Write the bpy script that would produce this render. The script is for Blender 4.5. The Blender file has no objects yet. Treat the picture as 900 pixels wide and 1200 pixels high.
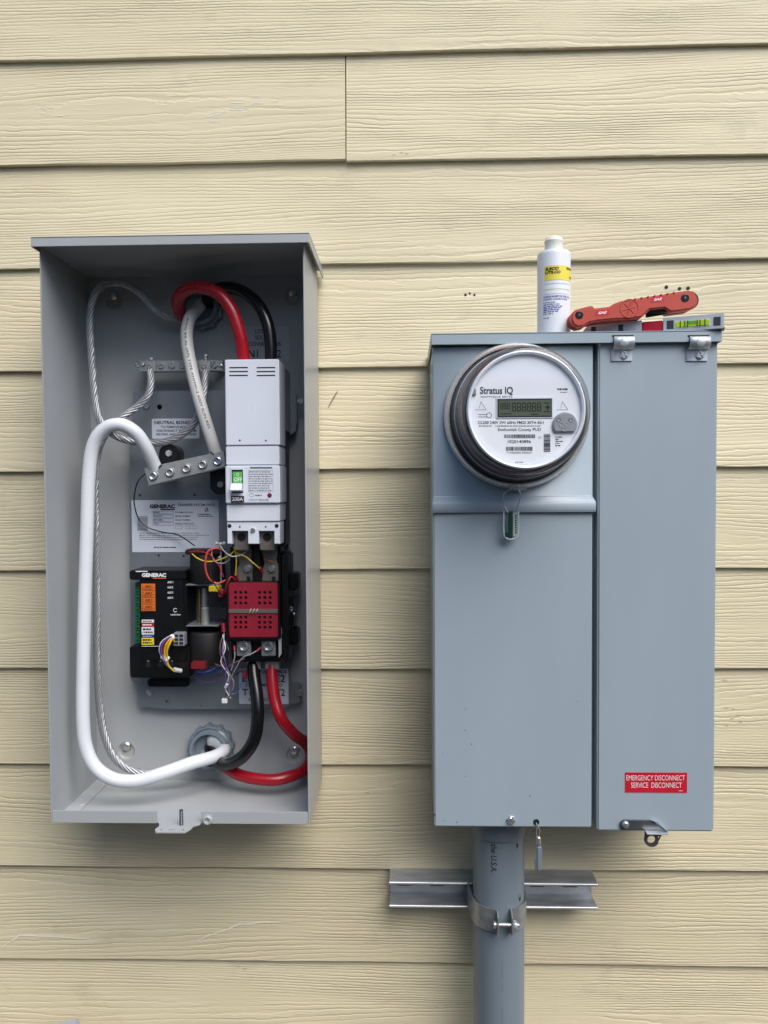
import bpy, bmesh, math, random
from mathutils import Vector, Matrix
random.seed(7)
R = math.radians
sc = bpy.context.scene
col = sc.collection

# ------------------------------------------------------------------ camera
CAM = Vector((0, -1.17, 1.45))
YAW, PITCH, ROLL, FPX = R(-1.679), R(-1.856), R(-0.3415), 901.0
_f = Vector((math.sin(YAW)*math.cos(PITCH), math.cos(YAW)*math.cos(PITCH), math.sin(PITCH)))
_r0 = Vector((math.cos(YAW), -math.sin(YAW), 0)); _u0 = _r0.cross(_f)
_r = math.cos(ROLL)*_r0 + math.sin(ROLL)*_u0
_u = -math.sin(ROLL)*_r0 + math.cos(ROLL)*_u0
cam = bpy.data.objects.new('camera', bpy.data.cameras.new('camera'))
col.objects.link(cam)
M = Matrix((( _r.x, _u.x, -_f.x, CAM.x), (_r.y, _u.y, -_f.y, CAM.y), (_r.z, _u.z, -_f.z, CAM.z), (0, 0, 0, 1)))
cam.matrix_world = M
cam.data.sensor_fit = 'VERTICAL'; cam.data.sensor_height = 36.0
cam.data.lens = 36.0*FPX/1200.0
cam.data.clip_start = 0.05; cam.data.clip_end = 500
sc.camera = cam

# ------------------------------------------------------------------ light
SUN_AZ, SUN_EL = 33.0, 50.0          # azimuth: degrees to the right of straight out of the wall
w = bpy.data.worlds.new('World'); sc.world = w; w.use_nodes = True
nt = w.node_tree; nt.nodes.clear()
sky = nt.nodes.new('ShaderNodeTexSky'); sky.sky_type = 'NISHITA'; sky.sun_disc = False
sky.sun_elevation = R(SUN_EL); sky.sun_rotation = R(180-SUN_AZ)
sky.dust_density = 2.0; sky.air_density = 1.0; sky.ozone_density = 1.0
hs = nt.nodes.new('ShaderNodeHueSaturation'); hs.inputs['Saturation'].default_value = 1.25
bg = nt.nodes.new('ShaderNodeBackground'); bg.inputs['Strength'].default_value = 0.085
wo = nt.nodes.new('ShaderNodeOutputWorld')
nt.links.new(sky.outputs[0], hs.inputs['Color']); nt.links.new(hs.outputs[0], bg.inputs[0]); nt.links.new(bg.outputs[0], wo.inputs[0])
sl = bpy.data.lights.new('sun', 'SUN'); sl.energy = 1.5; sl.angle = R(46); sl.color = (1.0, 0.985, 0.96)
so = bpy.data.objects.new('sun', sl); col.objects.link(so)
sd = Vector((math.sin(R(SUN_AZ))*math.cos(R(SUN_EL)), -math.cos(R(SUN_AZ))*math.cos(R(SUN_EL)), math.sin(R(SUN_EL))))
so.rotation_euler = (-sd).to_track_quat('-Z', 'Y').to_euler(); so.location = (3, -3, 5)
sc.view_settings.view_transform = 'Standard'; sc.view_settings.look = 'None'
sc.view_settings.exposure = 1.18; sc.view_settings.gamma = 1.0
sc.cycles.max_bounces = 8; sc.cycles.transparent_max_bounces = 12

# ------------------------------------------------------------------ measuring helpers
def at(px, py, y):
    """the point on the plane Y=y that stands at a measured place of the photograph"""
    d = _f*FPX + _r*(px-450.0) + _u*(600.0-py)
    t = (y-CAM.y)/d.y
    return CAM + d*t
def X(px, py, y): return at(px, py, y).x
def Z(px, py, y): return at(px, py, y).z
def mm(v): return v*0.001
def S(y): return (y-CAM.y)/FPX           # metres per photo pixel at depth y

# ------------------------------------------------------------------ materials
MATS = {}
def s2l(c):
    out = []
    for v in c:
        v = v/255.0
        out.append(v/12.92 if v <= 0.04045 else ((v+0.055)/1.055)**2.4)
    return out
def mat(name, rgb, rough=0.5, metal=0.0, var=0.06, scale=40.0, bump=0.0, bscale=900.0, spec=0.5, coat=0.0, srgb=True, rvar=0.08, stretch=(1, 1, 1)):
    if name in MATS: return MATS[name]
    m = bpy.data.materials.new(name); m.use_nodes = True
    n = m.node_tree.nodes; l = m.node_tree.links
    b = n['Principled BSDF']
    c = s2l(rgb) if srgb else list(rgb)
    tc = n.new('ShaderNodeTexCoord')
    mp = n.new('ShaderNodeMapping'); mp.inputs['Scale'].default_value = stretch
    l.new(tc.outputs['Object'], mp.inputs[0])
    no = n.new('ShaderNodeTexNoise'); no.inputs['Scale'].default_value = scale; no.inputs['Detail'].default_value = 5
    l.new(mp.outputs[0], no.inputs['Vector'])
    mx = n.new('ShaderNodeMix'); mx.data_type = 'RGBA'
    mx.inputs['A'].default_value = [max(0, v*(1-var*2)) for v in c]+[1]
    mx.inputs['B'].default_value = [min(1, v*(1+var*2)) for v in c]+[1]
    l.new(no.outputs['Fac'], mx.inputs['Factor']); l.new(mx.outputs['Result'], b.inputs['Base Color'])
    mr = n.new('ShaderNodeMapRange'); mr.inputs['To Min'].default_value = max(0.02, rough-rvar); mr.inputs['To Max'].default_value = min(1, rough+rvar)
    l.new(no.outputs['Fac'], mr.inputs['Value']); l.new(mr.outputs[0], b.inputs['Roughness'])
    b.inputs['Metallic'].default_value = metal
    b.inputs['Specular IOR Level'].default_value = spec
    b.inputs['Coat Weight'].default_value = coat
    if bump:
        n2 = n.new('ShaderNodeTexNoise'); n2.inputs['Scale'].default_value = bscale; n2.inputs['Detail'].default_value = 2
        l.new(tc.outputs['Object'], n2.inputs['Vector'])
        bp = n.new('ShaderNodeBump'); bp.inputs['Strength'].default_value = bump; bp.inputs['Distance'].default_value = 0.0005
        l.new(n2.outputs['Fac'], bp.inputs['Height']); l.new(bp.outputs[0], b.inputs['Normal'])
    MATS[name] = m
    return m

def clear_mat(name, tint=(0.97, 0.98, 0.98), ior=1.45, rough=0.03):
    if name in MATS: return MATS[name]
    m = bpy.data.materials.new(name); m.use_nodes = True
    n = m.node_tree.nodes; l = m.node_tree.links
    n.clear()
    o = n.new('ShaderNodeOutputMaterial'); mix = n.new('ShaderNodeMixShader')
    fr = n.new('ShaderNodeFresnel'); ge = n.new('ShaderNodeNewGeometry'); mi = n.new('ShaderNodeMapRange')   # same sheet from either face
    mi.inputs['To Min'].default_value = ior; mi.inputs['To Max'].default_value = 1/ior
    l.new(ge.outputs['Backfacing'], mi.inputs['Value']); l.new(mi.outputs[0], fr.inputs['IOR'])
    tr = n.new('ShaderNodeBsdfTransparent'); tr.inputs['Color'].default_value = (*tint, 1)
    gl = n.new('ShaderNodeBsdfGlossy'); gl.inputs['Roughness'].default_value = rough
    tx = n.new('ShaderNodeTexNoise'); tx.inputs['Scale'].default_value = 30
    bp = n.new('ShaderNodeBump'); bp.inputs['Strength'].default_value = 0.03; bp.inputs['Distance'].default_value = 0.002
    l.new(tx.outputs['Fac'], bp.inputs['Height']); l.new(bp.outputs[0], gl.inputs['Normal'])
    l.new(fr.outputs[0], mix.inputs[0]); l.new(tr.outputs[0], mix.inputs[1]); l.new(gl.outputs[0], mix.inputs[2])
    l.new(mix.outputs[0], o.inputs[0])
    MATS[name] = m
    return m

def siding_mat():
    """painted fibre-cement board with embossed wood grain"""
    m = bpy.data.materials.new('siding_paint'); m.use_nodes = True
    n = m.node_tree.nodes; l = m.node_tree.links; b = n['Principled BSDF']
    def N(t, **k):
        q = n.new('ShaderNode'+t)
        for a, v in k.items(): setattr(q, a, v)
        return q
    def math_(op, a, b_=None, c=None):
        q = N('Math', operation=op)
        for i, v in enumerate((a, b_, c)):
            if v is None: continue
            if isinstance(v, (int, float)): q.inputs[i].default_value = v
            else: l.new(v, q.inputs[i])
        return q.outputs[0]
    tc = N('TexCoord'); oi = N('ObjectInfo')
    off = N('CombineXYZ'); l.new(math_('MULTIPLY', oi.outputs['Random'], 37.0), off.inputs[0]); l.new(math_('MULTIPLY', oi.outputs['Random'], 91.0), off.inputs[1])
    sep = N('SeparateXYZ'); l.new(tc.outputs['Object'], sep.inputs[0])
    def noise(sx, sz, detail, rough=0.5, shift=0.0, dist=0.0):
        cmb = N('CombineXYZ')
        l.new(math_('MULTIPLY', sep.outputs[0], sx), cmb.inputs[0]); l.new(math_('MULTIPLY', sep.outputs[2], sz), cmb.inputs[1]); cmb.inputs[2].default_value = shift
        ad = N('VectorMath', operation='ADD'); l.new(cmb.outputs[0], ad.inputs[0]); l.new(off.outputs[0], ad.inputs[1])
        t = N('TexNoise'); t.inputs['Scale'].default_value = 1.0; t.inputs['Detail'].default_value = detail; t.inputs['Roughness'].default_value = rough; t.inputs['Distortion'].default_value = dist
        l.new(ad.outputs[0], t.inputs['Vector'])
        return t.outputs['Fac']
    n1 = noise(0.75, 10.0, 1.0, 0.45, 0.0)
    n2 = noise(6.0, 42.0, 1.0, 0.5, 3.1)
    n3 = noise(60.0, 130.0, 1.0, 0.6, 7.7)
    ph = math_('MULTIPLY', sep.outputs[2], 165.0)
    ph = math_('ADD', ph, math_('MULTIPLY', n1, 16.0))
    ph = math_('ADD', ph, math_('MULTIPLY', n2, 1.6))
    ph = math_('ADD', ph, math_('MULTIPLY', n3, 0.5))
    fr = math_('FRACT', ph)
    # an asymmetric ridge: slow rise, quick drop into a groove
    up = N('MapRange', interpolation_type='SMOOTHSTEP'); l.new(fr, up.inputs['Value']); up.inputs['From Min'].default_value = 0.0; up.inputs['From Max'].default_value = 0.42
    dn = N('MapRange', interpolation_type='SMOOTHSTEP'); l.new(fr, dn.inputs['Value']); dn.inputs['From Min'].default_value = 0.84; dn.inputs['From Max'].default_value = 1.0
    dn.inputs['To Min'].default_value = 1.0; dn.inputs['To Max'].default_value = 0.0
    ridge = math_('MULTIPLY', up.outputs[0], dn.outputs[0])
    amp = N('MapRange'); l.new(noise(4.0, 30.0, 1.0, 0.6, 11.0), amp.inputs['Value']); amp.inputs['From Min'].default_value = 0.34; amp.inputs['From Max'].default_value = 0.62
    amp.inputs['To Min'].default_value = 0.15; amp.inputs['To Max'].default_value = 1.0
    h = math_('MULTIPLY', ridge, amp.outputs[0])
    # occasional torn chips along the grain
    chip = N('MapRange'); l.new(noise(22.0, 260.0, 1.0, 0.65, 19.0), chip.inputs['Value']); chip.inputs['From Min'].default_value = 0.60; chip.inputs['From Max'].default_value = 0.70
    h = math_('ADD', h, math_('MULTIPLY', chip.outputs[0], 0.3))
    fine = noise(900.0, 1100.0, 0.0, 0.6, 23.0)
    h = math_('ADD', h, math_('MULTIPLY', fine, 0.22))
    bp = N('Bump'); bp.inputs['Strength'].default_value = 1.0; bp.inputs['Distance'].default_value = 0.0006
    l.new(h, bp.inputs['Height']); l.new(bp.outputs[0], b.inputs['Normal'])
    # paint colour: mottled cream, faint chalky scuffs and dirt
    base = N('Mix', data_type='RGBA'); base.inputs['A'].default_value = (*s2l((207, 195, 162)), 1); base.inputs['B'].default_value = (*s2l((221, 210, 178)), 1)
    l.new(noise(5.0, 9.0, 3.0, 0.6, 31.0), base.inputs['Factor'])
    hv = N('HueSaturation'); l.new(base.outputs['Result'], hv.inputs['Color'])
    vv = N('MapRange'); l.new(oi.outputs['Random'], vv.inputs['Value']); vv.inputs['To Min'].default_value = 0.93; vv.inputs['To Max'].default_value = 1.03
    l.new(vv.outputs[0], hv.inputs['Value'])
    scuff = N('MapRange'); l.new(noise(13.0, 70.0, 4.0, 0.7, 41.0), scuff.inputs['Value']); scuff.inputs['From Min'].default_value = 0.655; scuff.inputs['From Max'].default_value = 0.74
    sm = N('Mix', data_type='RGBA'); l.new(math_('MULTIPLY', scuff.outputs[0], 0.55), sm.inputs['Factor']); l.new(hv.outputs[0], sm.inputs['A']); sm.inputs['B'].default_value = (*s2l((228, 222, 200)), 1)
    dirt = N('MapRange'); l.new(noise(9.0, 14.0, 4.0, 0.65, 53.0), dirt.inputs['Value']); dirt.inputs['From Min'].default_value = 0.60; dirt.inputs['From Max'].default_value = 0.78
    dm = N('Mix', data_type='RGBA'); l.new(math_('MULTIPLY', dirt.outputs[0], 0.35), dm.inputs['Factor']); l.new(sm.outputs['Result'], dm.inputs['A']); dm.inputs['B'].default_value = (*s2l((150, 143, 122)), 1)
    l.new(dm.outputs['Result'], b.inputs['Base Color'])
    b.inputs['Roughness'].default_value = 0.55; b.inputs['Specular IOR Level'].default_value = 0.35
    return m

SIDING = siding_mat()
PAINT_L = mat('grey_enclosure_paint', (164, 167, 168), 0.34, 0, 0.045, 9, 0.12, 1500, rvar=0.05)
PAINT_R = mat('blue_grey_paint', (150, 163, 171), 0.36, 0, 0.045, 7, 0.12, 1500, rvar=0.07, stretch=(1.6, 1, 0.35))
DOORP = PAINT_R
GALV = mat('galvanised_steel', (160, 164, 168), 0.42, 0.7, 0.26, 110, 0.15, 400, rvar=0.14)
STRUT = mat('strut_steel', (174, 177, 180), 0.42, 0.6, 0.32, 70, 0.15, 400, rvar=0.16, stretch=(0.25, 1, 1))
CHROME = mat('zinc_bright', (206, 208, 210), 0.25, 0.85, 0.06, 200, 0.1, 1200)
DULLMET = mat('tinned_aluminium', (182, 182, 180), 0.4, 0.65, 0.08, 80, 0.2, 700)
BARE = mat('bare_aluminium', (176, 178, 180), 0.5, 0.7, 0.08, 150, 0.1, 900)
BRONZE = mat('plated_busbar', (138, 132, 122), 0.45, 0.7, 0.1, 60, 0.15, 600)
WHITEC = mat('white_cable', (214, 217, 222), 0.38, 0, 0.03, 30, 0.1, 500)
GREYWC = mat('aged_white_cable', (206, 205, 202), 0.42, 0, 0.06, 40, 0.12, 500)
REDC = mat('red_cable', (158, 18, 32), 0.28, 0, 0.06, 40, 0.1, 500)
BLACKC = mat('black_cable', (14, 14, 15), 0.24, 0, 0.1, 40, 0.1, 500)
BLACKP = mat('black_plastic', (10, 10, 11), 0.38, 0, 0.1, 60, 0.2, 900)
DARKP = mat('dark_void', (9, 9, 10), 0.7, 0, 0.1, 60)
WHITEP = mat('white_plastic', (208, 213, 222), 0.38, 0, 0.02, 15, 0.1, 1200)
GREYP = mat('grey_plastic', (128, 132, 138), 0.4, 0, 0.05, 40, 0.1, 900)
PVC = mat('grey_conduit_pvc', (114, 126, 136), 0.36, 0, 0.045, 14, 0.12, 700, stretch=(1, 1, 0.15))
REDP = mat('red_plastic', (134, 18, 40), 0.5, 0, 0.08, 60, 0.5, 500)
STICK = mat('sticker_vinyl', (196, 203, 214), 0.35, 0, 0.03, 20)
STICKW = mat('sticker_white', (214, 216, 220), 0.4, 0, 0.03, 20)
INK = mat('black_ink', (22, 22, 25), 0.5, 0, 0.1, 50)
INKG = mat('grey_ink', (128, 132, 140), 0.5, 0, 0.1, 50)
WINK = mat('white_ink', (225, 226, 228), 0.5, 0, 0.03, 50)
GREEN = mat('green_indicator', (92, 178, 84), 0.45, 0, 0.05, 50)
GREENT = mat('green_terminal', (26, 96, 58), 0.45, 0, 0.1, 50)
ORANGE = mat('orange_sticker', (206, 104, 36), 0.45, 0, 0.04, 50)
YELLOW = mat('yellow_plastic', (222, 196, 44), 0.42, 0, 0.05, 50)
BLUEP = mat('blue_plastic', (44, 58, 150), 0.42, 0, 0.05, 50)
REDS = mat('red_sticker', (192, 26, 46), 0.36, 0, 0.04, 40)
TOOLR = mat('orange_red_tool', (178, 64, 46), 0.48, 0, 0.07, 60, 0.35, 700)
LEVRED = mat('red_anodised', (170, 26, 48), 0.34, 0.1, 0.05, 60)
LEVSIL = mat('brushed_aluminium', (198, 202, 208), 0.4, 0.55, 0.06, 40, 0.1, 900, stretch=(0.1, 1, 1))
VIAL = mat('vial_liquid', (168, 206, 40), 0.18, 0, 0.05, 30, coat=0.6)
VIALD = mat('vial_green', (96, 160, 40), 0.2, 0, 0.05, 30, coat=0.6)
BOTTLE = mat('bottle_plastic', (218, 222, 226), 0.34, 0, 0.03, 30, 0.08, 500)
CAPW = mat('bottle_cap_plastic', (222, 222, 212), 0.4, 0, 0.03, 30)
BLUEI = mat('blue_ink', (54, 66, 156), 0.5, 0, 0.05, 50)
FACE = mat('meter_faceplate', (228, 231, 238), 0.42, 0, 0.015, 20)
FACEL = mat('meter_label', (236, 239, 244), 0.42, 0, 0.015, 20)
LCD = mat('lcd_glass', (86, 94, 80), 0.5, 0, 0.03, 30, spec=0.2)
LCDB = mat('lcd_bezel', (40, 44, 42), 0.4, 0, 0.05, 30)
COPPER = mat('copper_ring', (172, 104, 84), 0.36, 0.8, 0.08, 60)
MBASE = mat('meter_base_dark', (60, 64, 70), 0.5, 0, 0.1, 40)
GLASS = clear_mat('meter_glass')
CLEAR = clear_mat('clear_plastic', (0.93, 0.95, 0.94), 1.4, 0.08)
TAGGREEN = mat('green_seal', (14, 62, 52), 0.4, 0, 0.08, 60)
CAULK = mat('dark_joint', (92, 86, 72), 0.8, 0, 0.1, 60)

# ------------------------------------------------------------------ geometry helpers
class G:
    def __init__(s): s.bm = bmesh.new()
    def merge(s, b):
        me = bpy.data.meshes.new('tmp'); b.to_mesh(me); b.free()
        s.bm.from_mesh(me); bpy.data.meshes.remove(me)
        return s
    def box(s, x0, x1, y0, y1, z0, z1, bev=0.0, seg=2, mtx=None):
        b = bmesh.new()
        bmesh.ops.create_cube(b, size=1.0)
        for v in b.verts:
            v.co = Vector(((x0+x1)/2+v.co.x*abs(x1-x0), (y0+y1)/2+v.co.y*abs(y1-y0), (z0+z1)/2+v.co.z*abs(z1-z0)))
        if bev: bmesh.ops.bevel(b, geom=b.edges[:], offset=bev, segments=seg, affect='EDGES', clamp_overlap=True)
        if mtx: bmesh.ops.transform(b, matrix=mtx, verts=b.verts)
        return s.merge(b)
    def prism(s, pts, y0, y1, bev=0.0, seg=2, mtx=None):
        """(x,z) outline extruded from Y=y0 (front) to y1 (back)"""
        b = bmesh.new()
        f = b.faces.new([b.verts.new((p[0], y0, p[1])) for p in pts])
        r = bmesh.ops.extrude_face_region(b, geom=[f])
        for v in r['geom']:
            if isinstance(v, bmesh.types.BMVert): v.co.y = y1
        bmesh.ops.recalc_face_normals(b, faces=b.faces)
        if bev:
            ed = [e for e in b.edges if abs(e.verts[0].co.y-y0) < 1e-7 and abs(e.verts[1].co.y-y0) < 1e-7]
            bmesh.ops.bevel(b, geom=ed, offset=bev, segments=seg, affect='EDGES', clamp_overlap=True)
        if mtx: bmesh.ops.transform(b, matrix=mtx, verts=b.verts)
        return s.merge(b)
    def lathe(s, c, axis, prof, seg=32, close=False):
        """profile (radius, distance along axis) turned about axis through c"""
        a = Vector(axis).normalized(); c = Vector(c)
        t = Vector((0, 0, 1)) if abs(a.z) < 0.9 else Vector((1, 0, 0))
        e1 = a.cross(t).normalized(); e2 = a.cross(e1)
        b = bmesh.new(); rings = []
        for (r, h) in prof:
            if r < 1e-7: rings.append([b.verts.new(c+a*h)])
            else: rings.append([b.verts.new(c+a*h+(e1*math.cos(2*math.pi*i/seg)+e2*math.sin(2*math.pi*i/seg))*r) for i in range(seg)])
        pr = list(zip(rings, rings[1:]))
        if close: pr.append((rings[-1], rings[0]))
        for A, B in pr:
            for i in range(seg):
                j = (i+1) % seg
                if len(A) == 1 and len(B) == 1: continue
                if len(A) == 1: b.faces.new((A[0], B[i], B[j]))
                elif len(B) == 1: b.faces.new((A[i], B[0], A[j]))
                else: b.faces.new((A[i], B[i], B[j], A[j]))
        bmesh.ops.recalc_face_normals(b, faces=b.faces)
        return s.merge(b)
    def cyl(s, p0, p1, r, seg=20, r2=None, bev=0.0):
        p0 = Vector(p0); p1 = Vector(p1); L = (p1-p0).length; r2 = r if r2 is None else r2
        if bev: prof = [(0, 0), (r-bev, 0), (r, bev), (r2, L-bev), (r2-bev, L), (0, L)]
        else: prof = [(0, 0), (r, 0), (r2, L), (0, L)]
        return s.lathe(p0, p1-p0, prof, seg)
    def tube(s, pts, r, seg=12, cap=True):
        b = bmesh.new(); rings = []
        for (p, n, bi) in frames(pts):
            k = len(rings); rr = r(k/max(1, len(pts)-1)) if callable(r) else r
            rings.append([b.verts.new(p+(n*math.cos(2*math.pi*i/seg)+bi*math.sin(2*math.pi*i/seg))*rr) for i in range(seg)])
        for A, B in zip(rings, rings[1:]):
            for i in range(seg):
                j = (i+1) % seg; b.faces.new((A[i], A[j], B[j], B[i]))
        if cap:
            b.faces.new(rings[0][::-1]); b.faces.new(rings[-1])
        bmesh.ops.recalc_face_normals(b, faces=b.faces)
        return s.merge(b)
    def poly(s, verts, faces):
        b = bmesh.new(); vs = [b.verts.new(v) for v in verts]
        for f in faces:
            try: b.faces.new([vs[i] for i in f])
            except ValueError: pass
        return s.merge(b)
    def ball(s, c, r, seg=12):
        b = bmesh.new(); bmesh.ops.create_uvsphere(b, u_segments=seg, v_segments=max(6, seg//2), radius=r)
        bmesh.ops.translate(b, vec=Vector(c), verts=b.verts); return s.merge(b)

def catmull(pts, n=8):
    P = [Vector(p) for p in pts]; P = [P[0]*2-P[1]]+P+[P[-1]*2-P[-2]]; out = []
    for i in range(1, len(P)-2):
        a, b, c, d = P[i-1:i+3]
        for k in range(n):
            t = k/n
            out.append(0.5*((2*b)+(c-a)*t+(2*a-5*b+4*c-d)*t*t+(3*b-a-3*c+d)*t*t*t))
    out.append(P[-2]); return out
def resample(pts, step):
    out = [pts[0].copy()]; acc = 0.0
    for a, b in zip(pts, pts[1:]):
        L = (b-a).length; d = step-acc
        while d <= L:
            out.append(a.lerp(b, d/L)); d += step
        acc = (acc+L) % step
    out.append(pts[-1].copy())
    if (out[-1]-out[-2]).length < step*0.3: out.pop(-2)
    return out
def frames(pts):
    res = []; n = None
    for i, p in enumerate(pts):
        t = (pts[min(i+1, len(pts)-1)]-pts[max(i-1, 0)]).normalized()
        if n is None:
            ref = Vector((0, -1, 0)) if abs(t.y) < 0.9 else Vector((0, 0, 1))
            n = (ref-t*ref.dot(t)).normalized()
        else:
            n = (n-t*n.dot(t)).normalized()
        res.append((p, n, t.cross(n)))
    return res

WORLD = {}
def obj(name, g, m, parent=None, sharp=35, smooth=True):
    bm = g.bm if isinstance(g, G) else g
    bmesh.ops.remove_doubles(bm, verts=bm.verts, dist=1e-6)
    lo = Vector((1e9,)*3); hi = -lo
    for v in bm.verts:
        for i in range(3): lo[i] = min(lo[i], v.co[i]); hi[i] = max(hi[i], v.co[i])
    c = (lo+hi)/2
    if parent is None: c.z = lo.z
    for v in bm.verts: v.co -= c
    me = bpy.data.meshes.new(name); bm.to_mesh(me); bm.free()
    if smooth and len(me.polygons):
        me.polygons.foreach_set('use_smooth', [True]*len(me.polygons)); me.set_sharp_from_angle(angle=R(sharp))
    me.materials.append(m)
    o = bpy.data.objects.new(name, me); col.objects.link(o)
    WORLD[o.name] = c.copy()
    if parent is not None:
        o.parent = parent; o.location = c-WORLD[parent.name]
    else: o.location = c
    return o
def thing(name, label, cat, loc, group=None):
    o = bpy.data.objects.new(name, None); col.objects.link(o); o.empty_display_size = 0.02
    o.location = loc; WORLD[o.name] = Vector(loc)
    return tag(o, label, cat, group)
def tag(o, label, cat, group=None):
    o['label'] = label; o['category'] = cat
    if group: o['group'] = group
    return o

# lettering ------------------------------------------------------------------
_tc = {}
def glyphs(s, bold=0.0, shear=0.0):
    k = (s, bold, shear)
    if k in _tc: return _tc[k]
    cu = bpy.data.curves.new('lettering', 'FONT'); cu.body = s; cu.size = 1.0; cu.offset = bold; cu.resolution_u = 3; cu.shear = shear; cu.fill_mode = 'FRONT'
    o = bpy.data.objects.new('lettering', cu)
    me = bpy.data.meshes.new_from_object(o)
    vs = [(v.co.x, v.co.y) for v in me.vertices]; fs = [tuple(p.vertices) for p in me.polygons]
    bpy.data.objects.remove(o); bpy.data.curves.remove(cu); bpy.data.meshes.remove(me)
    x0 = min(v[0] for v in vs); x1 = max(v[0] for v in vs); y0 = min(v[1] for v in vs); y1 = max(v[1] for v in vs)
    _tc[k] = ([((a-x0)/(x1-x0), (b-y0)/(y1-y0)) for a, b in vs], fs)
    return _tc[k]
def txt(g, s, px0, py0, px1, py1, y, bold=0.0, shear=0.0):
    """lettering fitted into a rectangle on the plane Y=y"""
    vs, fs = glyphs(s, bold, shear)
    a = at(px0, py1, y); b = at(px1, py1, y); c = at(px0, py0, y)
    g.poly([a+(b-a)*u+(c-a)*v for u, v in vs], fs)
def rect(g, px0, py0, px1, py1, y):
    g.poly([at(px0, py1, y), at(px1, py1, y), at(px1, py0, y), at(px0, py0, y)], [(0, 1, 2, 3)])
def fineprint(g, px0, py0, px1, py1, y, rows, fill=0.5, seed=1, rag=0.25):
    """rows of print too small to read, as broken dashes"""
    rr = random.Random(seed); dh = (py1-py0)/rows
    for i in range(rows):
        x = px0+rr.random()*0.5; end = px1-(px1-px0)*rag*rr.random(); ya = py0+dh*i+dh*(1-fill)/2
        while x < end:
            L = rr.uniform(0.7, 3.4); rect(g, x, ya, min(x+L, end), ya+dh*fill, y); x += L+rr.uniform(0.4, 0.9)
def barcode(g, px0, py0, px1, py1, y, seed, vertical=False):
    rr = random.Random(seed); a, b = (py0, py1) if vertical else (px0, px1); x = a
    while x < b-0.3:
        L = rr.choice((0.35, 0.5, 0.8, 1.1))
        if vertical: rect(g, px0, x, px1, min(x+L, b), y)
        else: rect(g, x, py0, min(x+L, b), py1, y)
        x += L+rr.choice((0.35, 0.4, 0.7))
def frame_lines(g, px0, py0, px1, py1, y, t=0.35):
    rect(g, px0, py0, px1, py0+t, y); rect(g, px0, py1-t, px1, py1, y); rect(g, px0, py0, px0+t, py1, y); rect(g, px1-t, py0, px1, py1, y)
def pbox(g, px0, py0, px1, py1, yf, yb, bev=0.0, seg=2):
    """box whose front face covers a measured rectangle"""
    ym = (py0+py1)/2; xm = (px0+px1)/2
    return g.box(X(px0, ym, yf), X(px1, ym, yf), yf, yb, Z(xm, py1, yf), Z(xm, py0, yf), bev, seg)
def rrect(x0, x1, z0, z1, r, n=5):
    out = []
    for cx, cz, a0 in ((x1-r, z1-r, 0), (x0+r, z1-r, 90), (x0+r, z0+r, 180), (x1-r, z0+r, 270)):
        for i in range(n+1):
            a = R(a0+90*i/n); out.append((cx+r*math.cos(a), cz+r*math.sin(a)))
    return out
def sticker(parent, px0, py0, px1, py1, y, m=STICK, r=0.0015, name='sticker'):
    ym = (py0+py1)/2; xm = (px0+px1)/2
    g = G().prism(rrect(X(px0, ym, y), X(px1, ym, y), Z(xm, py1, y), Z(xm, py0, y), r, 3), y, y+0.0004)
    return obj(name, g, m, parent)

# screw heads (facing -Y) ---------------------------------------------------
def screw(parent, px, py, y, r, kind='phillips', m=CHROME, name='screw', rot=0.0, h=None):
    c = at(px, py, y); h = h or r*0.55; g = G()
    if kind == 'socket':
        g.lathe(c, (0, -1, 0), [(r*1.25, -h*.2), (r*1.25, h*0.1), (r, h*0.12), (r, h*0.8), (r*0.88, h), (r*0.66, h), (r*0.6, h*0.2), (0, h*0.15)], 24)
    elif kind == 'hex':
        g.lathe(c, (0, -1, 0), [(r*1.45, -h), (r*1.45, -h*0.7), (r*1.0, -h*0.7)], 24)
        pts = [(c.x+r*math.cos(rot+math.pi/3*i), c.z+r*math.sin(rot+math.pi/3*i)) for i in range(6)]
        g.prism(pts, c.y-h, c.y+h*0.7, r*0.12, 2)
    elif kind == 'dome':
        g.lathe(c, (0, -1, 0), [(r, -h*0.4), (r, 0), (r*0.86, h*0.4), (r*0.5, h*0.72), (0, h*0.82)], 20)
    else:
        g.lathe(c, (0, -1, 0), [(r, -h*0.6), (r, 0), (r*0.9, h*0.22), (0, h*0.25)], 24)
        segs = ((0.0, math.pi), (math.pi, 2*math.pi)) if kind == 'slot' else tuple((math.pi/2*i, math.pi/2*(i+1)) for i in range(4))
        gap = 0.13*r
        for a0, a1 in segs:
            am = (a0+a1)/2; k = 8; off = Vector((math.cos(am+rot), math.sin(am+rot)))*gap*(1.0 if kind == 'slot' else 1.4)
            rr = r*0.86-gap*1.2
            pts = [(c.x+off.x, c.z+off.y)] if kind != 'slot' else []
            pts += [(c.x+off.x+rr*math.cos(a0+(a1-a0)*i/k+rot), c.z+off.y+rr*math.sin(a0+(a1-a0)*i/k+rot)) for i in range(k+1)]
            g.prism(pts, c.y-h*0.75, c.y-h*0.1, r*0.08, 1)
    return obj(name, g, m, parent)
def hole(parent, px, py, y, r, name='hole', m=None):
    c = at(px, py, y)
    g = G().lathe(c, (0, -1, 0), [(r*1.02, -0.0003), (r, 0.0002), (r*0.8, 0.00035), (0, 0.00035)], 16)
    return obj(name, g, m or DARKP, parent)
def shell_pts(px_list): return [at(*p) for p in px_list]

# ================================================================== SETTING
g = G(); gs = 40
g.poly([(-gs, -gs, 0), (gs, -gs, 0), (gs, gs, 0), (-gs, gs, 0)], [(0, 1, 2, 3)])
ground = obj('ground', g, mat('bark_mulch_ground', (62, 56, 44), 0.9, 0, 0.25, 6, 0.8, 60), smooth=False); ground['kind'] = 'structure'

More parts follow.
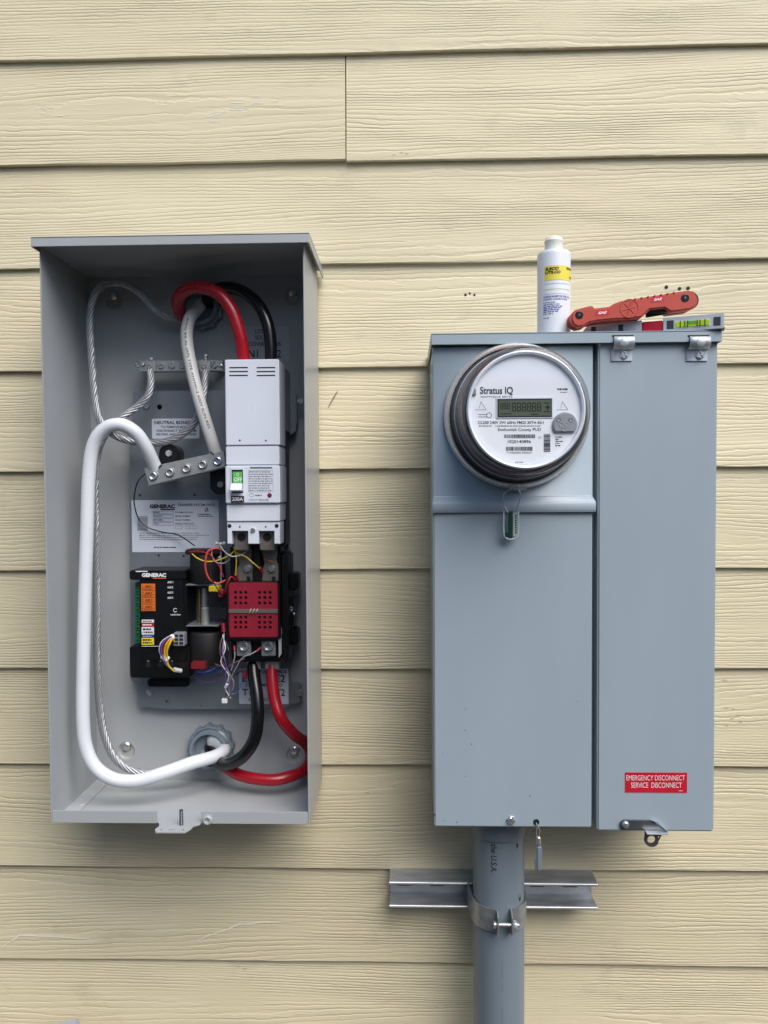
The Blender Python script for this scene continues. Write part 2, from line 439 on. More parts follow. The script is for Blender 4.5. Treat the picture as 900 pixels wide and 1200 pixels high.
# unseen house added behind the camera to block the low sky
HP = mat('blocker_house_paint', (176, 184, 194), 0.7, 0, 0.1, 3)
for a, b, y0, h in ((-11, -1.1, -4.8, 6.4),):
    nh = obj('sky_blocker_house', G().box(a, b, y0-6, y0, 0, h).prism([(a-.4, h+.002), (b+.3, h+.002), ((a+b)/2, h+1.6)], y0-6.3, y0+.3), HP, smooth=False); nh['kind'] = 'structure'

fn = obj('sky_blocker_fence', G().box(-1.05, 9, -4.3, -4.24, 0, 2.5), mat('blocker_fence_wood', (74, 62, 48), 0.85, 0, 0.2, 8), smooth=False); fn['kind'] = 'structure'  # unseen fence, added to cut the light from the horizon
wall = thing('siding_wall', 'cream painted lap siding wall with embossed wood grain behind the grey boxes', 'wall', (0, 0.03, 0))
obj('sheathing', G().box(-2.6, 2.6, 0.022, 0.12, 0.0, 3.1), mat('sheathing', (120, 110, 90), 0.9), wall)
EDGE = [2.1000, 1.9430, 1.7873, 1.6316, 1.4776, 1.3246, 1.1717, 1.0222, 0.8603, 0.7116]
rows = [EDGE[0]+0.157*i for i in range(6, 0, -1)]+EDGE+[EDGE[-1]-0.155*i for i in range(1, 5)]
JOINT = X(405.2, 128, 0.003)
for i, zb in enumerate(rows):
    ztop = rows[i-1] if i else zb+0.155
    H = ztop-zb+0.030
    rr = random.Random(100+i)
    cuts = [-2.6, 2.6]
    if abs(zb-EDGE[1]) < 1e-6: cuts = [-2.6, JOINT, 2.6]
    elif i % 2: cuts = [-2.6, rr.uniform(-1.9, -1.0), 2.6]
    else: cuts = [-2.6, rr.uniform(1.0, 1.9), 2.6]
    for a, b in zip(cuts, cuts[1:]):
        gap = 0.0008; n = max(8, int((b-a)/0.02)); x0, x1 = a+gap, b-gap
        yo = rr.uniform(-0.0005, 0.0004); zo = (-0.0035 if (i == 7 and a > -1) else 0.0)
        vs = []; fs = []; ph = rr.random()*9
        for k in range(n+1):
            x = x0+(x1-x0)*k/n
            wz = 0.0005*math.sin(x*3.1+ph)+0.00035*math.sin(x*17+ph*2)+rr.uniform(-0.00022, 0.00022)+zo
            wy = 0.0004*math.sin(x*2.3+ph)+yo
            sl_ = 0.0095/0.187
            prof = [(0.0006, 0.0), (0.0, 0.0009), (sl_*H*0.5, H*0.5), (sl_*H, H), (sl_*H+0.0078, H), (0.0078, 0.0003)]
            for (yy, zz) in prof: vs.append((x, yy+wy, zb+zz+(wz if zz < H*0.4 else wz*0.3)))
        m_ = 6
        for k in range(n):
            for j in range(m_):
                j2 = (j+1) % m_; fs.append((k*m_+j, k*m_+j2, (k+1)*m_+j2, (k+1)*m_+j))
        fs.append(tuple(range(m_))[::-1]); fs.append(tuple(n*m_+j for j in range(m_)))
        g = G().poly(vs, fs); bmesh.ops.recalc_face_normals(g.bm, faces=g.bm.faces)
        obj('plank', g, SIDING, wall, sharp=25)
CHALK = mat('chalky_scuff', (232, 228, 212), 0.8, 0, 0.05, 200)
SMUT = mat('dark_scrape', (138, 128, 106), 0.8, 0, 0.1, 200)
def plank_y(z):
    zb = max([q for q in rows if q <= z], default=rows[-1]); return (z-zb)*0.0095/0.187
def ribbon(pts, wpx, m, name='scuff'):
    vs = []; P_ = []
    for px, py in pts:
        z = at(px, py, 0.003).z; P_.append(at(px, py, plank_y(z)-0.0011))
    n = len(P_)
    for i, p in enumerate(P_):
        d = (P_[min(i+1, n-1)]-P_[max(i-1, 0)]).normalized(); nn = Vector((-d.z, 0, d.x))*wpx*S(0)*0.5*(0.25+0.75*math.sin(math.pi*(i+0.35)/(n-0.3)))
        vs += [p-nn, p+nn]
    return obj(name, G().poly(vs, [(2*i, 2*i+2, 2*i+3, 2*i+1) for i in range(n-1)]), m, wall, smooth=False)
def jag(a, b, n, amp, seed):
    rr = random.Random(seed)
    return [(a[0]+(b[0]-a[0])*i/n, a[1]+(b[1]-a[1])*i/n+rr.uniform(-amp, amp)) for i in range(n+1)]
ribbon(jag((224, 1104), (281, 1083.5), 9, 0.8, 1)+jag((286, 1082.5), (354, 1079), 8, 0.7, 2), 1.5, CHALK)
ribbon(jag((0, 1111), (22, 1097), 5, 1.2, 3)+jag((28, 1096.5), (122, 1101), 9, 0.6, 4), 1.4, CHALK)
rq = random.Random(12)
for k in range(15):
    x = rq.uniform(240, 320); y = 140-(x-240)*0.34+rq.uniform(-9, 6); L_ = rq.uniform(6, 20); ribbon(jag((x, y), (x+L_, y-L_*0.05), 4, 0.6, 20+k), rq.uniform(0.5, 1.2), CHALK)
for k in range(8):
    x = rq.uniform(45, 90); y = rq.uniform(118, 136); L_ = rq.uniform(4, 12); ribbon(jag((x, y), (x+L_, y+0.3), 4, 0.5, 50+k), rq.uniform(0.5, 1.1), CHALK)
ribbon([(384.5, 478), (387.5, 472), (390.5, 467), (393.5, 461.5), (396, 458.5)], 1.8, SMUT)
for px, py in ((846, 797), (850, 798.5), (848, 829), (858, 831), (862, 838), (856, 842), (866, 846), (850, 850), (460, 181), (468, 178.5), (475, 180), (428, 929.5), (278, 1133), (284, 1135.5)):
    ribbon(jag((px, py), (px+rq.uniform(3, 6), py+rq.uniform(-0.6, 0.6)), 3, 0.4, int(px)), rq.uniform(0.4, 0.8), SMUT)
# drill holes and a scratch left in the boards
for px, py, r in ((545.5, 345.5, 1.5), (550.5, 343.8, 1.2), (556, 345.6, 1.3), (781, 336.3, 2.0), (796.5, 338.2, 1.9), (806.5, 337.6, 2.0)):
    hole(wall, px, py, 0.0057, r*S(0), 'drill_hole')


# ================================================================== OPEN TRANSFER SWITCH BOX
YF = -0.157
ex0, ex1 = X(53.2, 654, YF), X(359.6, 654, YF)
ez0, ez1 = Z(206, 965.5, YF), Z(206, 283.5, YF)
T = 0.0016
enc = thing('open_switch_enclosure', 'tall open grey metal electrical enclosure with its cover off, crammed with thick cables', 'electrical box', ((ex0+ex1)/2, 0, ez0))
KEYS = [(148, 880, 12.5), (345, 885, 12.5), (133, 352, 12.5), (343, 348, 12.5)]
CB, CT = (249, 873), (237, 362)             # centres of the two conduit entries
def cutter(cs, y0, y1):
    g = G()
    for (c, r) in cs: g.cyl((c.x, y0, c.z), (c.x, y1, c.z), r, 28)
    return g
def boolean(o, cut):
    co = obj('cut', cut, DARKP); md = o.modifiers.new('b', 'BOOLEAN'); md.operation = 'DIFFERENCE'; md.object = co; md.solver = 'EXACT'
    dg = bpy.context.evaluated_depsgraph_get(); me = bpy.data.meshes.new_from_object(o.evaluated_get(dg))
    o.modifiers.clear(); old = o.data; o.data = me; bpy.data.meshes.remove(old); bpy.data.objects.remove(co)
    me.polygons.foreach_set('use_smooth', [True]*len(me.polygons)); me.set_sharp_from_angle(angle=R(30))
YB = -0.005
back = obj('back_panel', G().box(ex0+T+.0002, ex1-T-.0002, YB, YB+0.002, ez0+T+.0002, ez1-0.0002), PAINT_L, enc)
boolean(back, cutter([(at(a, b, YB), r*0.8*S(YB)) for a, b, r in KEYS], -0.02, 0.02))
for a, b, r in KEYS:                         # pressed mounting dimples with an open keyhole
    c = at(a, b, YB); q = r*S(YB)
    d = obj('mounting_dimple', G().lathe(c, (0, -1, 0), [(q*1.05, -0.0012), (q*1.0, 0.0003), (q*0.86, 0.0002), (q*0.66, -0.0035), (q*0.40, -0.0036), (q*0.38, -0.0046)], 32), PAINT_L, enc)
    cc = c+Vector((0.0, 0, q*0.45))
    obj('screw', G().lathe((cc.x, YB-0.001, cc.z), (0, -1, 0), [(q*.42, -0.004), (q*.42, 0), (q*.3, .0018), (0, .0024)], 16), CHROME, d)
for nm, xa, xb in (('side_panel', ex0, ex0+T), ('side_panel', ex1-T, ex1)):
    obj(nm, G().box(xa, xb, YF, -0.0005, ez0, ez1, 0.0006, 2), PAINT_L, enc)
obj('bottom_panel', G().box(ex0+T+.0001, ex1-T-.0001, YF+0.0022, -0.001, ez0, ez0+T), PAINT_L, enc)
# front lip of the floor, interrupted by the hasp
xl0, xl1 = X(184, 958, YF), X(236, 958, YF); zl = Z(150, 950.5, YF)
for a, b in ((ex0+T+.0003, xl0), (xl1, ex1-T-.0003)):
    obj('front_lip', G().box(a, b, YF+0.0003, YF+0.002, ez0+0.0002, zl, 0.0005, 2), PAINT_L, enc)
hx = lambda px: X(px, 965, YF)
z_h = ez0+T+0.0004
g = G()
pts = [(hx(184.5), YF+0.02), (hx(184.5), YF+0.002), (hx(189), YF-0.008), (hx(189.5), YF-0.014), (hx(187.5), YF-0.020), (hx(190.5), YF-0.029), (hx(223.5), YF-0.029), (hx(228), YF-0.020), (hx(229), YF-0.010), (hx(235.5), YF-0.004), (hx(235.5), YF+0.02)]
g.poly([(x, y, z_h) for x, y in pts]+[(x, y, z_h-T) for x, y in pts], [tuple(range(11)), tuple(range(21, 10, -1))]+[(i, (i+1) % 11, (i+1) % 11+11, i+11) for i in range(11)])
bmesh.ops.recalc_face_normals(g.bm, faces=g.bm.faces)
hasp = obj('hasp', g, PAINT_L, enc, sharp=20)
boolean(hasp, G().cyl((hx(194.5), YF-0.022, z_h-0.01), (hx(194.5), YF-0.022, z_h+0.01), 0.0022, 16).cyl((hx(219.5), YF-0.022, z_h-0.01), (hx(219.5), YF-0.022, z_h+0.01), 0.0022, 16).box(hx(203), hx(211), YF-0.0235, YF-0.0205, z_h-0.01, z_h+0.01))
sp = Vector((hx(214.6), YF-0.008, z_h))
st = [(0.0026, 0)]
for i in range(9): st += [(0.0026, 0.0004+i*0.0022), (0.0021, 0.0011+i*0.0022), (0.0026, 0.0018+i*0.0022)]
obj('stud', G().lathe(sp, (0, 0, 1), st+[(0.0023, 0.0208), (0, 0.0212)], 14), mat('dark_zinc', (120, 122, 124), 0.35, 0.9), hasp)
c = at(243.5, 960.5, YF)
obj('weld_nut', G().lathe(c, (0, -1, 0), [(0.0062, -0.001), (0.0062, 0.003), (0.0052, 0.0042), (0.0036, 0.0042), (0.0030, 0.002), (0, 0.0018)], 24), PAINT_L, enc)
# spot welded seam flange on the floor
fl = obj('seam_flange', G().box(ex0+0.012, ex0+0.026, YF+0.006, -0.008, ez0+T, ez0+T+0.0014, 0.0005), PAINT_L, enc)
for i in range(4):
    y = YF+0.018+i*0.038
    obj('spot_weld', G().lathe((ex0+0.019, y, ez0+T+0.0013), (0, 0, 1), [(0.0046, 0), (0.0040, 0.0007), (0.0030, 0.0004), (0, 0.0008)], 16), PAINT_L, fl)
# cap with turned down edges
YC = -0.172
cx0, cx1 = X(35.6, 282, YC), X(362.2, 282, YC); cz1, cz0 = Z(200, 274.8, YC), Z(200, 286.6, YC)
cap = obj('cap', G().box(cx0, cx1, YC, 0.0, cz1-T, cz1, 0.0007), PAINT_L, enc)
obj('cap_lip', G().box(cx0+.0001, cx1-.0001, YC+.0002, YC+T, cz0, cz1-T-.0001, 0.0005), PAINT_L, cap)
for a, b in ((cx0+.0001, cx0+T), (cx1-T, cx1-.0001)):
    obj('cap_lip', G().box(a, b, YC+T+.0001, -0.001, cz0, cz1-T-.0001, 0.0004), PAINT_L, cap)
obj('top_panel', G().box(ex0+T+.0001, ex1-T-.0001, YF+0.003, -0.002, ez1-0.003, ez1-0.0012), PAINT_L, enc)
# source sticker on the back panel
s = sticker(enc, 286.5, 382.5, 339, 424, YB-0.0006, mat('dim_sticker', (176, 178, 182), 0.4, 0, 0.03, 20))
g = G(); yy = YB-0.0008
txt(g, 'UTILITY', 299, 386, 320, 391, yy, 0.01); txt(g, 'SOURCE', 299, 393, 321, 398, yy, 0.01); txt(g, 'CONNECTIONS', 291, 400.5, 329, 405.5, yy, 0.01)
txt(g, 'N1', 291, 410, 302.5, 419, yy, 0.012); txt(g, 'N2', 316, 410, 329.5, 419, yy, 0.012)
obj('lettering', g, INK, s, smooth=False)

# ---- conduit entries
def entry(px, py, ro, ri, label, depth):
    c = at(px, py, YB); q = S(YB); ro *= q; ri *= q
    t = thing('conduit_fitting', label, 'conduit fitting', (c.x, YB, c.z-ro))
    obj('sleeve', G().lathe((c.x, YB, c.z), (0, -1, 0), [(ri*1.16, 0), (ri*1.22, depth*0.9), (ri*1.16, depth), (ri, depth), (ri*0.94, depth*0.9), (ri*0.9, depth*0.45), (0, depth*0.4)], 40), PVC, t)
    g = G()
    pts = []; n = 12
    for i in range(n):
        for da, rr in ((0.0, 1.0), (0.30, 1.0), (0.36, 0.93), (0.94, 0.93)):
            a = 2*math.pi*(i+da)/n; pts.append((c.x+ro*rr*math.cos(a), c.z+ro*rr*math.sin(a)))
    inner = [(c.x+ri*1.24*math.cos(2*math.pi*i/len(pts)), c.z+ri*1.24*math.sin(2*math.pi*i/len(pts))) for i in range(len(pts))]
    n = len(pts); y0, y1 = YB-0.0005, YB-depth*0.55
    vs = [(x, y0, z) for x, z in pts]+[(x, y1, z) for x, z in pts]+[(x, y1-0.001, z) for x, z in inner]
    g.poly(vs, [(i, (i+1) % n, (i+1) % n+n, i+n) for i in range(n)]+[(i+n, (i+1) % n+n, (i+1) % n+2*n, i+2*n) for i in range(n)])
    bmesh.ops.recalc_face_normals(g.bm, faces=g.bm.faces)
    obj('locknut', g, PVC, t)
    return t
entry(CB[0], CB[1], 27.5, 19.0, 'grey plastic conduit fitting in the enclosure floor area holding the white, black and red cables', 0.026)
g = G().ball((0, 0, 0), 0.0165, 16)
pc0 = at(254, 869, -0.02)
for v in g.bm.verts:
    k_ = 1+0.12*math.sin(v.co.x*900)*math.cos(v.co.z*700); v.co = Vector((v.co.x*k_, v.co.y*0.55, v.co.z*k_))+pc0
tag(obj('sealing_putty', g, mat('putty_grey', (176, 180, 184), 0.6, 0, 0.1, 80, 0.4, 200)), 'pale grey sealing putty packed round the cables in the lower conduit fitting', 'putty')
entry(CT[0], CT[1], 27.0, 18.5, 'dark grey plastic conduit fitting under the arching red cable at the enclosure top', 0.024)

# ================================================================== MOUNTING PLATE
YP = -0.024
plate = thing('mounting_plate', 'grey galvanised steel mounting plate with stickers bolted inside the open enclosure', 'mounting plate', (X(245, 831, YP), YP, Z(245, 831, YP)))
def pp(lst, y): return [(at(a, b, y).x, at(a, b, y).z) for a, b in lst]
out = [(158, 458.5), (347, 456), (347, 505), (338, 512), (338, 770), (341, 796), (346, 801), (352, 801), (352, 824), (340, 826), (333, 831), (190, 831.5), (183, 829.5), (164, 829), (161, 826), (160, 803), (153, 797), (152, 500), (155, 496), (155, 461)]
ph_ = []
bpl = obj('base_plate', G().prism(pp(out, YP), YP, YP+0.002, 0.0006, 2), mat('plate_steel', (134, 140, 147), 0.42, 0.55, 0.07, 25, 0.12, 500, rvar=0.1), plate)
for a, b, c_, d in ((160, 803, 184, 829), (336, 801, 354, 826), (156, 462, 182, 488), (336, 458, 349, 500)):   # pressed feet that reach the back panel
    ym = (b+d)/2
    obj('foot', G().box(X(a, ym, YP)+.002, X(c_, ym, YP)-.002, YP+0.0022, YB-0.0002, Z((a+c_)/2, d, YP)+.002, Z((a+c_)/2, b, YP)-.002, 0.003), GALV, plate)
screw(plate, 174.5, 811.5, YP-0.001, 0.0052, 'phillips', CHROME, rot=0.5)
screw(plate, 352, 812, YP-0.001, 0.0052, 'phillips', CHROME, rot=0.2)
screw(plate, 352, 470, YP-0.001, 0.0052, 'phillips', CHROME, rot=0.9)
screw(plate, 171.5, 475.5, YP-0.001, 0.0052, 'phillips', CHROME, rot=0.3)
for a, b, r in ((187, 477, 3.1), (195, 822, 2.0), (164, 580.5, 1.6), (228, 580, 1.4), (186, 651, 1.3), (215, 651.5, 1.3), (236, 827, 1.2)):
    ph_.append((at(a, b, YP), r*S(YP)))
    c = at(a, b, YP); q = r*S(YP); obj('hole_rim', G().lathe(c, (0, -1, 0), [(q*1.3, -0.0003), (q*1.24, 0.0002), (q*1.08, 0.0002), (q*1.0, -0.0006)], 20), GALV, plate)
boolean(bpl, cutter(ph_, YP-0.01, YP+0.012))
s = sticker(plate, 178, 490.5, 233.5, 514, YP-0.0006)
g = G(); yy = YP-0.0009
txt(g, 'NEUTRAL BONDING', 181, 493.2, 232, 497, yy, 0.02)
txt(g, 'TO REMOVE BONDING', 188.5, 499, 229, 501.6, yy, 0.012); txt(g, 'DISCONNECT WIRE FROM', 183.5, 503.3, 230, 506, yy, 0.012); txt(g, 'NEUTRAL AND GROUND BARS', 183, 507.6, 230, 510.2, yy, 0.012)
obj('lettering', g, INK, s, smooth=False)
s = sticker(plate, 154.5, 586, 256.5, 647, YP-0.0006)
g = G(); g2 = G()
txt(g, 'GENERAC', 175.5, 591, 205, 595.6, yy, 0.05); rect(g, 188, 596.2, 205, 597.6, yy)
txt(g, 'TRANSFER SYSTEM DATA', 208, 590.2, 252, 593, yy, 0.015)
for i, (a, b) in enumerate((('SERIES', 'SYSTEM VOLTAGE'), ('FREQUENCY', 'MODEL NUMBER'), ('MAIN AMPS', 'MODEL NUMBER'), ('PHASE', 'PRODUCTION DATE'))):
    yr = 598.8+i*4.4
    frame_lines(g2, 179, yr, 203.5, yr+3.6, yy); txt(g, a, 180, yr+0.8, 180+len(a)*1.15, yr+2.6, yy, 0.005); txt(g, b, 205.5, yr+0.8, 205.5+len(b)*1.45, yr+2.6, yy, 0.005)
for a in (205, 217.5, 222): frame_lines(g2, a, 616, a+9, 619.8, yy)
barcode(g2, 161, 605, 173, 622, yy, 4, True)
fineprint(g2, 163, 623.5, 246, 633.5, yy, 4, 0.42, 5, 0.2); fineprint(g, 180, 640.5, 214, 642.3, yy, 1, 0.7, 6); fineprint(g, 232, 601.5, 251, 606, yy, 2, 0.5, 8)
txt(g, 'LR', 240, 595, 244.5, 599.5, yy, 0.03)
obj('lettering', g, INK, s, smooth=False); obj('form_print', g2, INKG, s, smooth=False)
s = sticker(plate, 280, 783.5, 338, 825, YP-0.0006)
g = G()
txt(g, 'GENERATOR SOURCE', 283, 785.5, 336, 789, yy, 0.012); txt(g, 'E1', 284, 791.5, 294, 799, yy, 0.012); txt(g, 'E2', 323, 791, 334, 799.5, yy, 0.012)
txt(g, 'CUSTOMER LOAD', 288, 801, 331, 804.5, yy, 0.012); txt(g, 'T1', 284, 807.5, 294, 815, yy, 0.012); txt(g, 'T2', 323, 807.5, 334, 815.5, yy, 0.012); txt(g, 'CONNECTION', 291, 818, 327, 821.5, yy, 0.012)
obj('lettering', g, INK, s, smooth=False)

# ================================================================== CIRCUIT BREAKER
YK = -0.125
brk = thing('circuit_breaker', 'white two pole main circuit breaker switched off with a green off window', 'circuit breaker', (X(296, 637, YK), YP, Z(296, 637, YK)))
obj('upper_cover', pbox(G(), 264, 421, 327.3, 522, YK, -0.075, 0.0012), WHITEP, brk)
obj('side_shroud', G().box(X(266, 460, YK), X(327.2, 460, YK)-.0004, -0.0748, YP, Z(296, 505, -0.075), Z(296, 423, YK)-.0005, 0.001), mat('shroud_grey', (150, 150, 148), 0.45), brk)
obj('case_middle', pbox(G(), 264.6, 522.7, 327.2, 545, YK+0.0006, -0.07, 0.0012), WHITEP, brk)
hc = obj('switch_panel', pbox(G(), 264.2, 545.4, 328, 590, YK-0.0028, -0.07, 0.0014), WHITEP, brk)
obj('case_lower', pbox(G(), 265.5, 590.4, 327.6, 611.3, YK+0.0012, -0.07, 0.0012), WHITEP, brk)
obj('rear_case', G().box(X(266, 560, YK), X(327, 560, YK)-.001, -0.0695, YP, Z(296, 640, -0.075), Z(296, 505.5, -0.075), 0.002), BLACKP, brk)
for x0, x1 in ((268.6, 290.4), (300.8, 322.4)):
    for y in (430.8, 435.4, 440.0):
        obj('vent_slot', pbox(G(), x0, y-0.75, x1, y+0.75, YK-0.00015, YK+0.002), DARKP, brk)
for x, y in ((281, 516), (311.6, 516.3)): hole(brk, x, y, YK-0.0001, 0.0012)
obj('mould_mark', G().lathe(at(295.6, 477.5, YK), (0, -1, 0), [(0.0026, -0.0001), (0.0024, 0.0002), (0.0012, 0.0002), (0.0010, 0.0), (0, 0.0001)], 16), WHITEP, brk)
yq = YK-0.0028
fr = obj('handle_frame', pbox(G(), 269.6, 547, 286.2, 589.2, yq-0.0016, yq+0.001, 0.0012), WHITEP, brk)
yf = yq-0.0016
obj('window_recess', pbox(G(), 271.6, 550.4, 284.8, 577.5, yf-0.0002, yf+0.002), DARKP, fr)
obj('off_flag', pbox(G(), 272.4, 552.6, 284.0, 566, yf-0.0005, yf+0.001, 0.0003), GREEN, fr)
g = G(); txt(g, 'OFF', 274, 559.5, 283.6, 564.3, yf-0.0007, 0.015); txt(g, 'O', 276.8, 554.2, 280, 558.2, yf-0.0007, 0.0)
obj('lettering', g, WINK, fr, smooth=False)
tg = G(); tb = at(278, 572, yf)
x0, x1 = X(271.4, 572, yf), X(284.6, 572, yf); za, zb_ = Z(278, 566, yf), Z(278, 576.5, yf)
tg.poly([(x0, yf+.001, za), (x1, yf+.001, za), (x1, yf+.001, zb_), (x0, yf+.001, zb_), (x0, yf-.006, za-.001), (x1, yf-.006, za-.001), (x1, yf-.012, zb_+.002), (x0, yf-.012, zb_+.002)],
        [(0, 1, 2, 3), (4, 5, 6, 7), (0, 1, 5, 4), (1, 2, 6, 5), (2, 3, 7, 6), (3, 0, 4, 7)])
bmesh.ops.recalc_face_normals(tg.bm, faces=tg.bm.faces); bmesh.ops.bevel(tg.bm, geom=tg.bm.edges[:], offset=0.0009, segments=2, affect='EDGES')
obj('toggle', tg, WHITEP, brk)
pl = obj('rating_plate', pbox(G(), 270.8, 581.2, 285.8, 588.4, yf-0.0005, yf+0.0005), INK, brk)
g = G(); txt(g, '200A', 271.8, 582.6, 284.8, 587.0, yf-0.0007, 0.015); obj('lettering', g, WINK, pl, smooth=False)
g = G(); g2 = G(); yt = yq-0.0002
rect(g, 293, 547.2, 319, 549, yt); fineprint(g2, 291.5, 551.6, 319.5, 576, yt, 9, 0.5, 11, 0.15); frame_lines(g2, 291.3, 551.2, 320, 576.6, yt, 0.3)
for k in range(20):
    a = 2*math.pi*k/20; b = 2*math.pi*(k+1)/20
    p = [at(294.8+r_*math.cos(t_), 580.2+r_*math.sin(t_), yt) for r_, t_ in ((2.4, a), (2.4, b), (2.0, b), (2.0, a))]; g.poly(p, [(0, 1, 2, 3)])
txt(g2, 'CIRCUIT BREAKER', 291.5, 584.6, 315, 587.2, yt, 0.01); fineprint(g, 299, 579.4, 308, 581.6, yt, 1, 0.8, 3)
obj('lettering', g, mat('mid_ink', (92, 95, 102), 0.5), brk, smooth=False); obj('fine_print', g2, INKG, brk, smooth=False)
obj('test_button', G().lathe(at(316, 580.2, yq), (0, -1, 0), [(0.0030, -0.001), (0.0030, 0.0006), (0.0024, 0.0011), (0, 0.0011)], 20), mat('dark_red', (120, 24, 44), 0.4), brk)
# terminal shield with three legs
yl = YK+0.003
pts = pp([(266, 612), (328, 612), (328, 637.5), (321.3, 637.5), (321.3, 622.5), (303, 622.5), (303, 637.5), (290.5, 637.5), (290.5, 622.5), (271.5, 622.5), (271.5, 637.5), (266.4, 637.5)], yl)
sh = obj('terminal_shield', G().prism(pts, yl, yl+0.035, 0.0008, 1), WHITEP, brk)
screw(brk, 296.3, 621.3, yl-0.001, 0.0034, 'phillips', CHROME)
for x, y, r in ((269, 616.3, 2.3), (324.2, 616.2, 2.3), (281, 617.3, 1.0), (311.4, 617.3, 1.0)): hole(brk, x, y, yl-0.0001, r*S(yl))
for cx in (283, 313):
    lug = obj('terminal_lug', pbox(G(), cx-8.5, 620, cx+8.5, 645, yl+0.012, yl+0.03, 0.001), BRONZE, brk)
    c = at(cx, 629.5, yl+0.012)
    obj('lug_hole', G().lathe(c, (0, -1, 0), [(0.0060, -0.0002), (0.0058, 0.0005), (0.0050, 0.0006), (0, 0.0006)], 20), DARKP, lug)

# ================================================================== TRANSFER CONTACTOR
YR = -0.100
con = thing('transfer_contactor', 'black transfer contactor with a red perforated cover below the white breaker', 'contactor', (X(296, 785, YR), YP, Z(296, 785, YR)))
obj('body', G().box(X(266, 730, YR), X(326, 730, YR), -0.078, YP, Z(296, 780, YR), Z(296, 640, YR), 0.003), BLACKP, con)
obj('arc_chamber', G().box(X(264, 715, YR), X(327.5, 715, YR), -0.0985, -0.0785, Z(296, 752, YR), Z(296, 682, YR), 0.003), BLACKP, con)
obj('side_plate', G().box(X(332, 715, -0.07), X(339, 715, -0.07), -0.082, YP, Z(335, 775, -0.07), Z(335, 648, -0.07), 0.003), BLACKP, con)
for a, b in ((672, 692), (738, 756)):
    obj('side_block', pbox(G(), 338, a, 349, b, -0.055, YP, 0.002), BLACKP, con)
obj('pivot_block', pbox(G(), 330, 700, 344, 735, -0.06, YP, 0.003), BLACKP, con)
screw(con, 340.5, 714, -0.061, 0.0042, 'phillips', CHROME); screw(con, 338, 722, -0.061, 0.0030, 'dome', CHROME); screw(con, 344.5, 719.5, -0.0605, 0.0022, 'dome', CHROME)
x0, x1 = X(268, 715, YR), X(325.2, 715, YR)
cv = obj('red_cover', G().prism(rrect(x0, x1, Z(296, 747.3, YR), Z(296, 683, YR), 0.003, 4), YR, YR+0.005, 0.0012, 2), REDP, con)
vh = []
gx = (276, 282, 288, 304, 310.2, 316.6)
gy = (694.3, 700.4, 706.8, 723.4, 729.4, 735.2)
for xx in gx:
    for yy_ in gy:
        c = at(xx, yy_, YR)
        vh.append((c, 0.0023))
boolean(cv, cutter(vh, YR-0.01, YR+0.02))
obj('retaining_strip', pbox(G(), 267.5, 713.8, 325.6, 719.0, YR-0.0016, YR+0.001, 0.0008), mat('strap_grey', (92, 84, 80), 0.6), con)
for dx in (-4, 0, 3.6):
    obj('knot', G().tube(catmull([at(297+dx-1.2, 719.3, YR-.002), at(297+dx, 716.4, YR-.0042), at(297+dx+1.4, 713.6, YR-.002)], 5), 0.0008, 8), mat('tie_cord', (168, 150, 142), 0.7), con)
for cx in (285.5, 314.5):
    b = obj('output_lug', pbox(G(), cx-8.3, 747.6, cx+8.3, 769, -0.088, -0.080, 0.001), GALV, con)
    screw(b, cx, 757.4, -0.0885, 0.0066, 'socket', CHROME, h=0.004)
for cx in (297, 318.5):
    obj('cable_terminal', pbox(G(), cx-8, 774, cx+8, 785, -0.066, -0.045, 0.0015), DULLMET, con)
for cx, sx in ((287, 290), (316.5, 318.5)):
    pts = pp([(cx-9, 636), (cx+9, 636), (cx+9, 648), (cx+7.5, 656), (cx+10, 662), (cx+10, 683), (cx-9, 683), (cx-9, 668), (cx-6, 661), (cx-7.5, 652), (cx-9.5, 646)], -0.078)
    b = obj('input_busbar', G().prism(pts, -0.082, -0.0782, 0.0008, 2), BRONZE, con)
    screw(b, sx, 666, -0.0835, 0.0056, 'hex', CHROME, rot=0.3)
    obj('notch', pbox(G(), cx+2, 675.6, cx+6.4, 680.2, -0.0822, -0.081), DARKP, b)
obj('phase_barrier', pbox(G(), 297.2, 634, 305, 690, -0.09, -0.0785, 0.001), BLACKP, con)
obj('side_tag', G().poly([at(326.6, 741, -0.095), at(330, 735, -0.085), at(330, 766, -0.085), at(326.6, 771, -0.095)], [(0, 1, 2, 3)]), STICKW, con, smooth=False)

# ================================================================== SOLENOID BETWEEN CONTROLLER AND CONTACTOR
sol = thing('solenoid_assembly', 'black solenoid coils with a silver plunger between the controller and the red cover', 'solenoid', (X(243, 778, -0.06), YP, Z(243, 778, -0.06)))
COILM = mat('coil_wrap', (12, 12, 13), 0.65, 0, 0.1, 60)
obj('upper_coil', G().lathe((X(243, 660, -0.055), -0.055, Z(243, 682, -0.055)), (0, 0, 1), [(0, 0), (0.024, 0), (0.025, 0.002), (0.025, 0.042), (0.023, 0.045), (0, 0.045)], 32), COILM, sol)
obj('lower_coil', G().lathe((X(243, 760, -0.055), -0.055, Z(243, 777, -0.055)), (0, 0, 1), [(0, 0), (0.025, 0.001), (0.026, 0.003), (0.026, 0.044), (0.024, 0.048), (0, 0.048)], 32), COILM, sol)
for py in (685.5, 733.5):
    obj('frame_plate', G().box(X(220, py, -0.06), X(259, py, -0.06), -0.075, YP, Z(240, py, -0.075)-0.0012, Z(240, py, -0.075)+0.0012, 0.0006), GALV, sol)
obj('plunger', G().cyl(at(240, 731.5, -0.06), at(240, 689, -0.06), 0.0050, 20, bev=0.0006), CHROME, sol)
obj('plunger_sleeve', G().cyl(at(240.6, 731, -0.062), at(240.6, 712, -0.062), 0.0062, 20, bev=0.0006), DULLMET, sol)
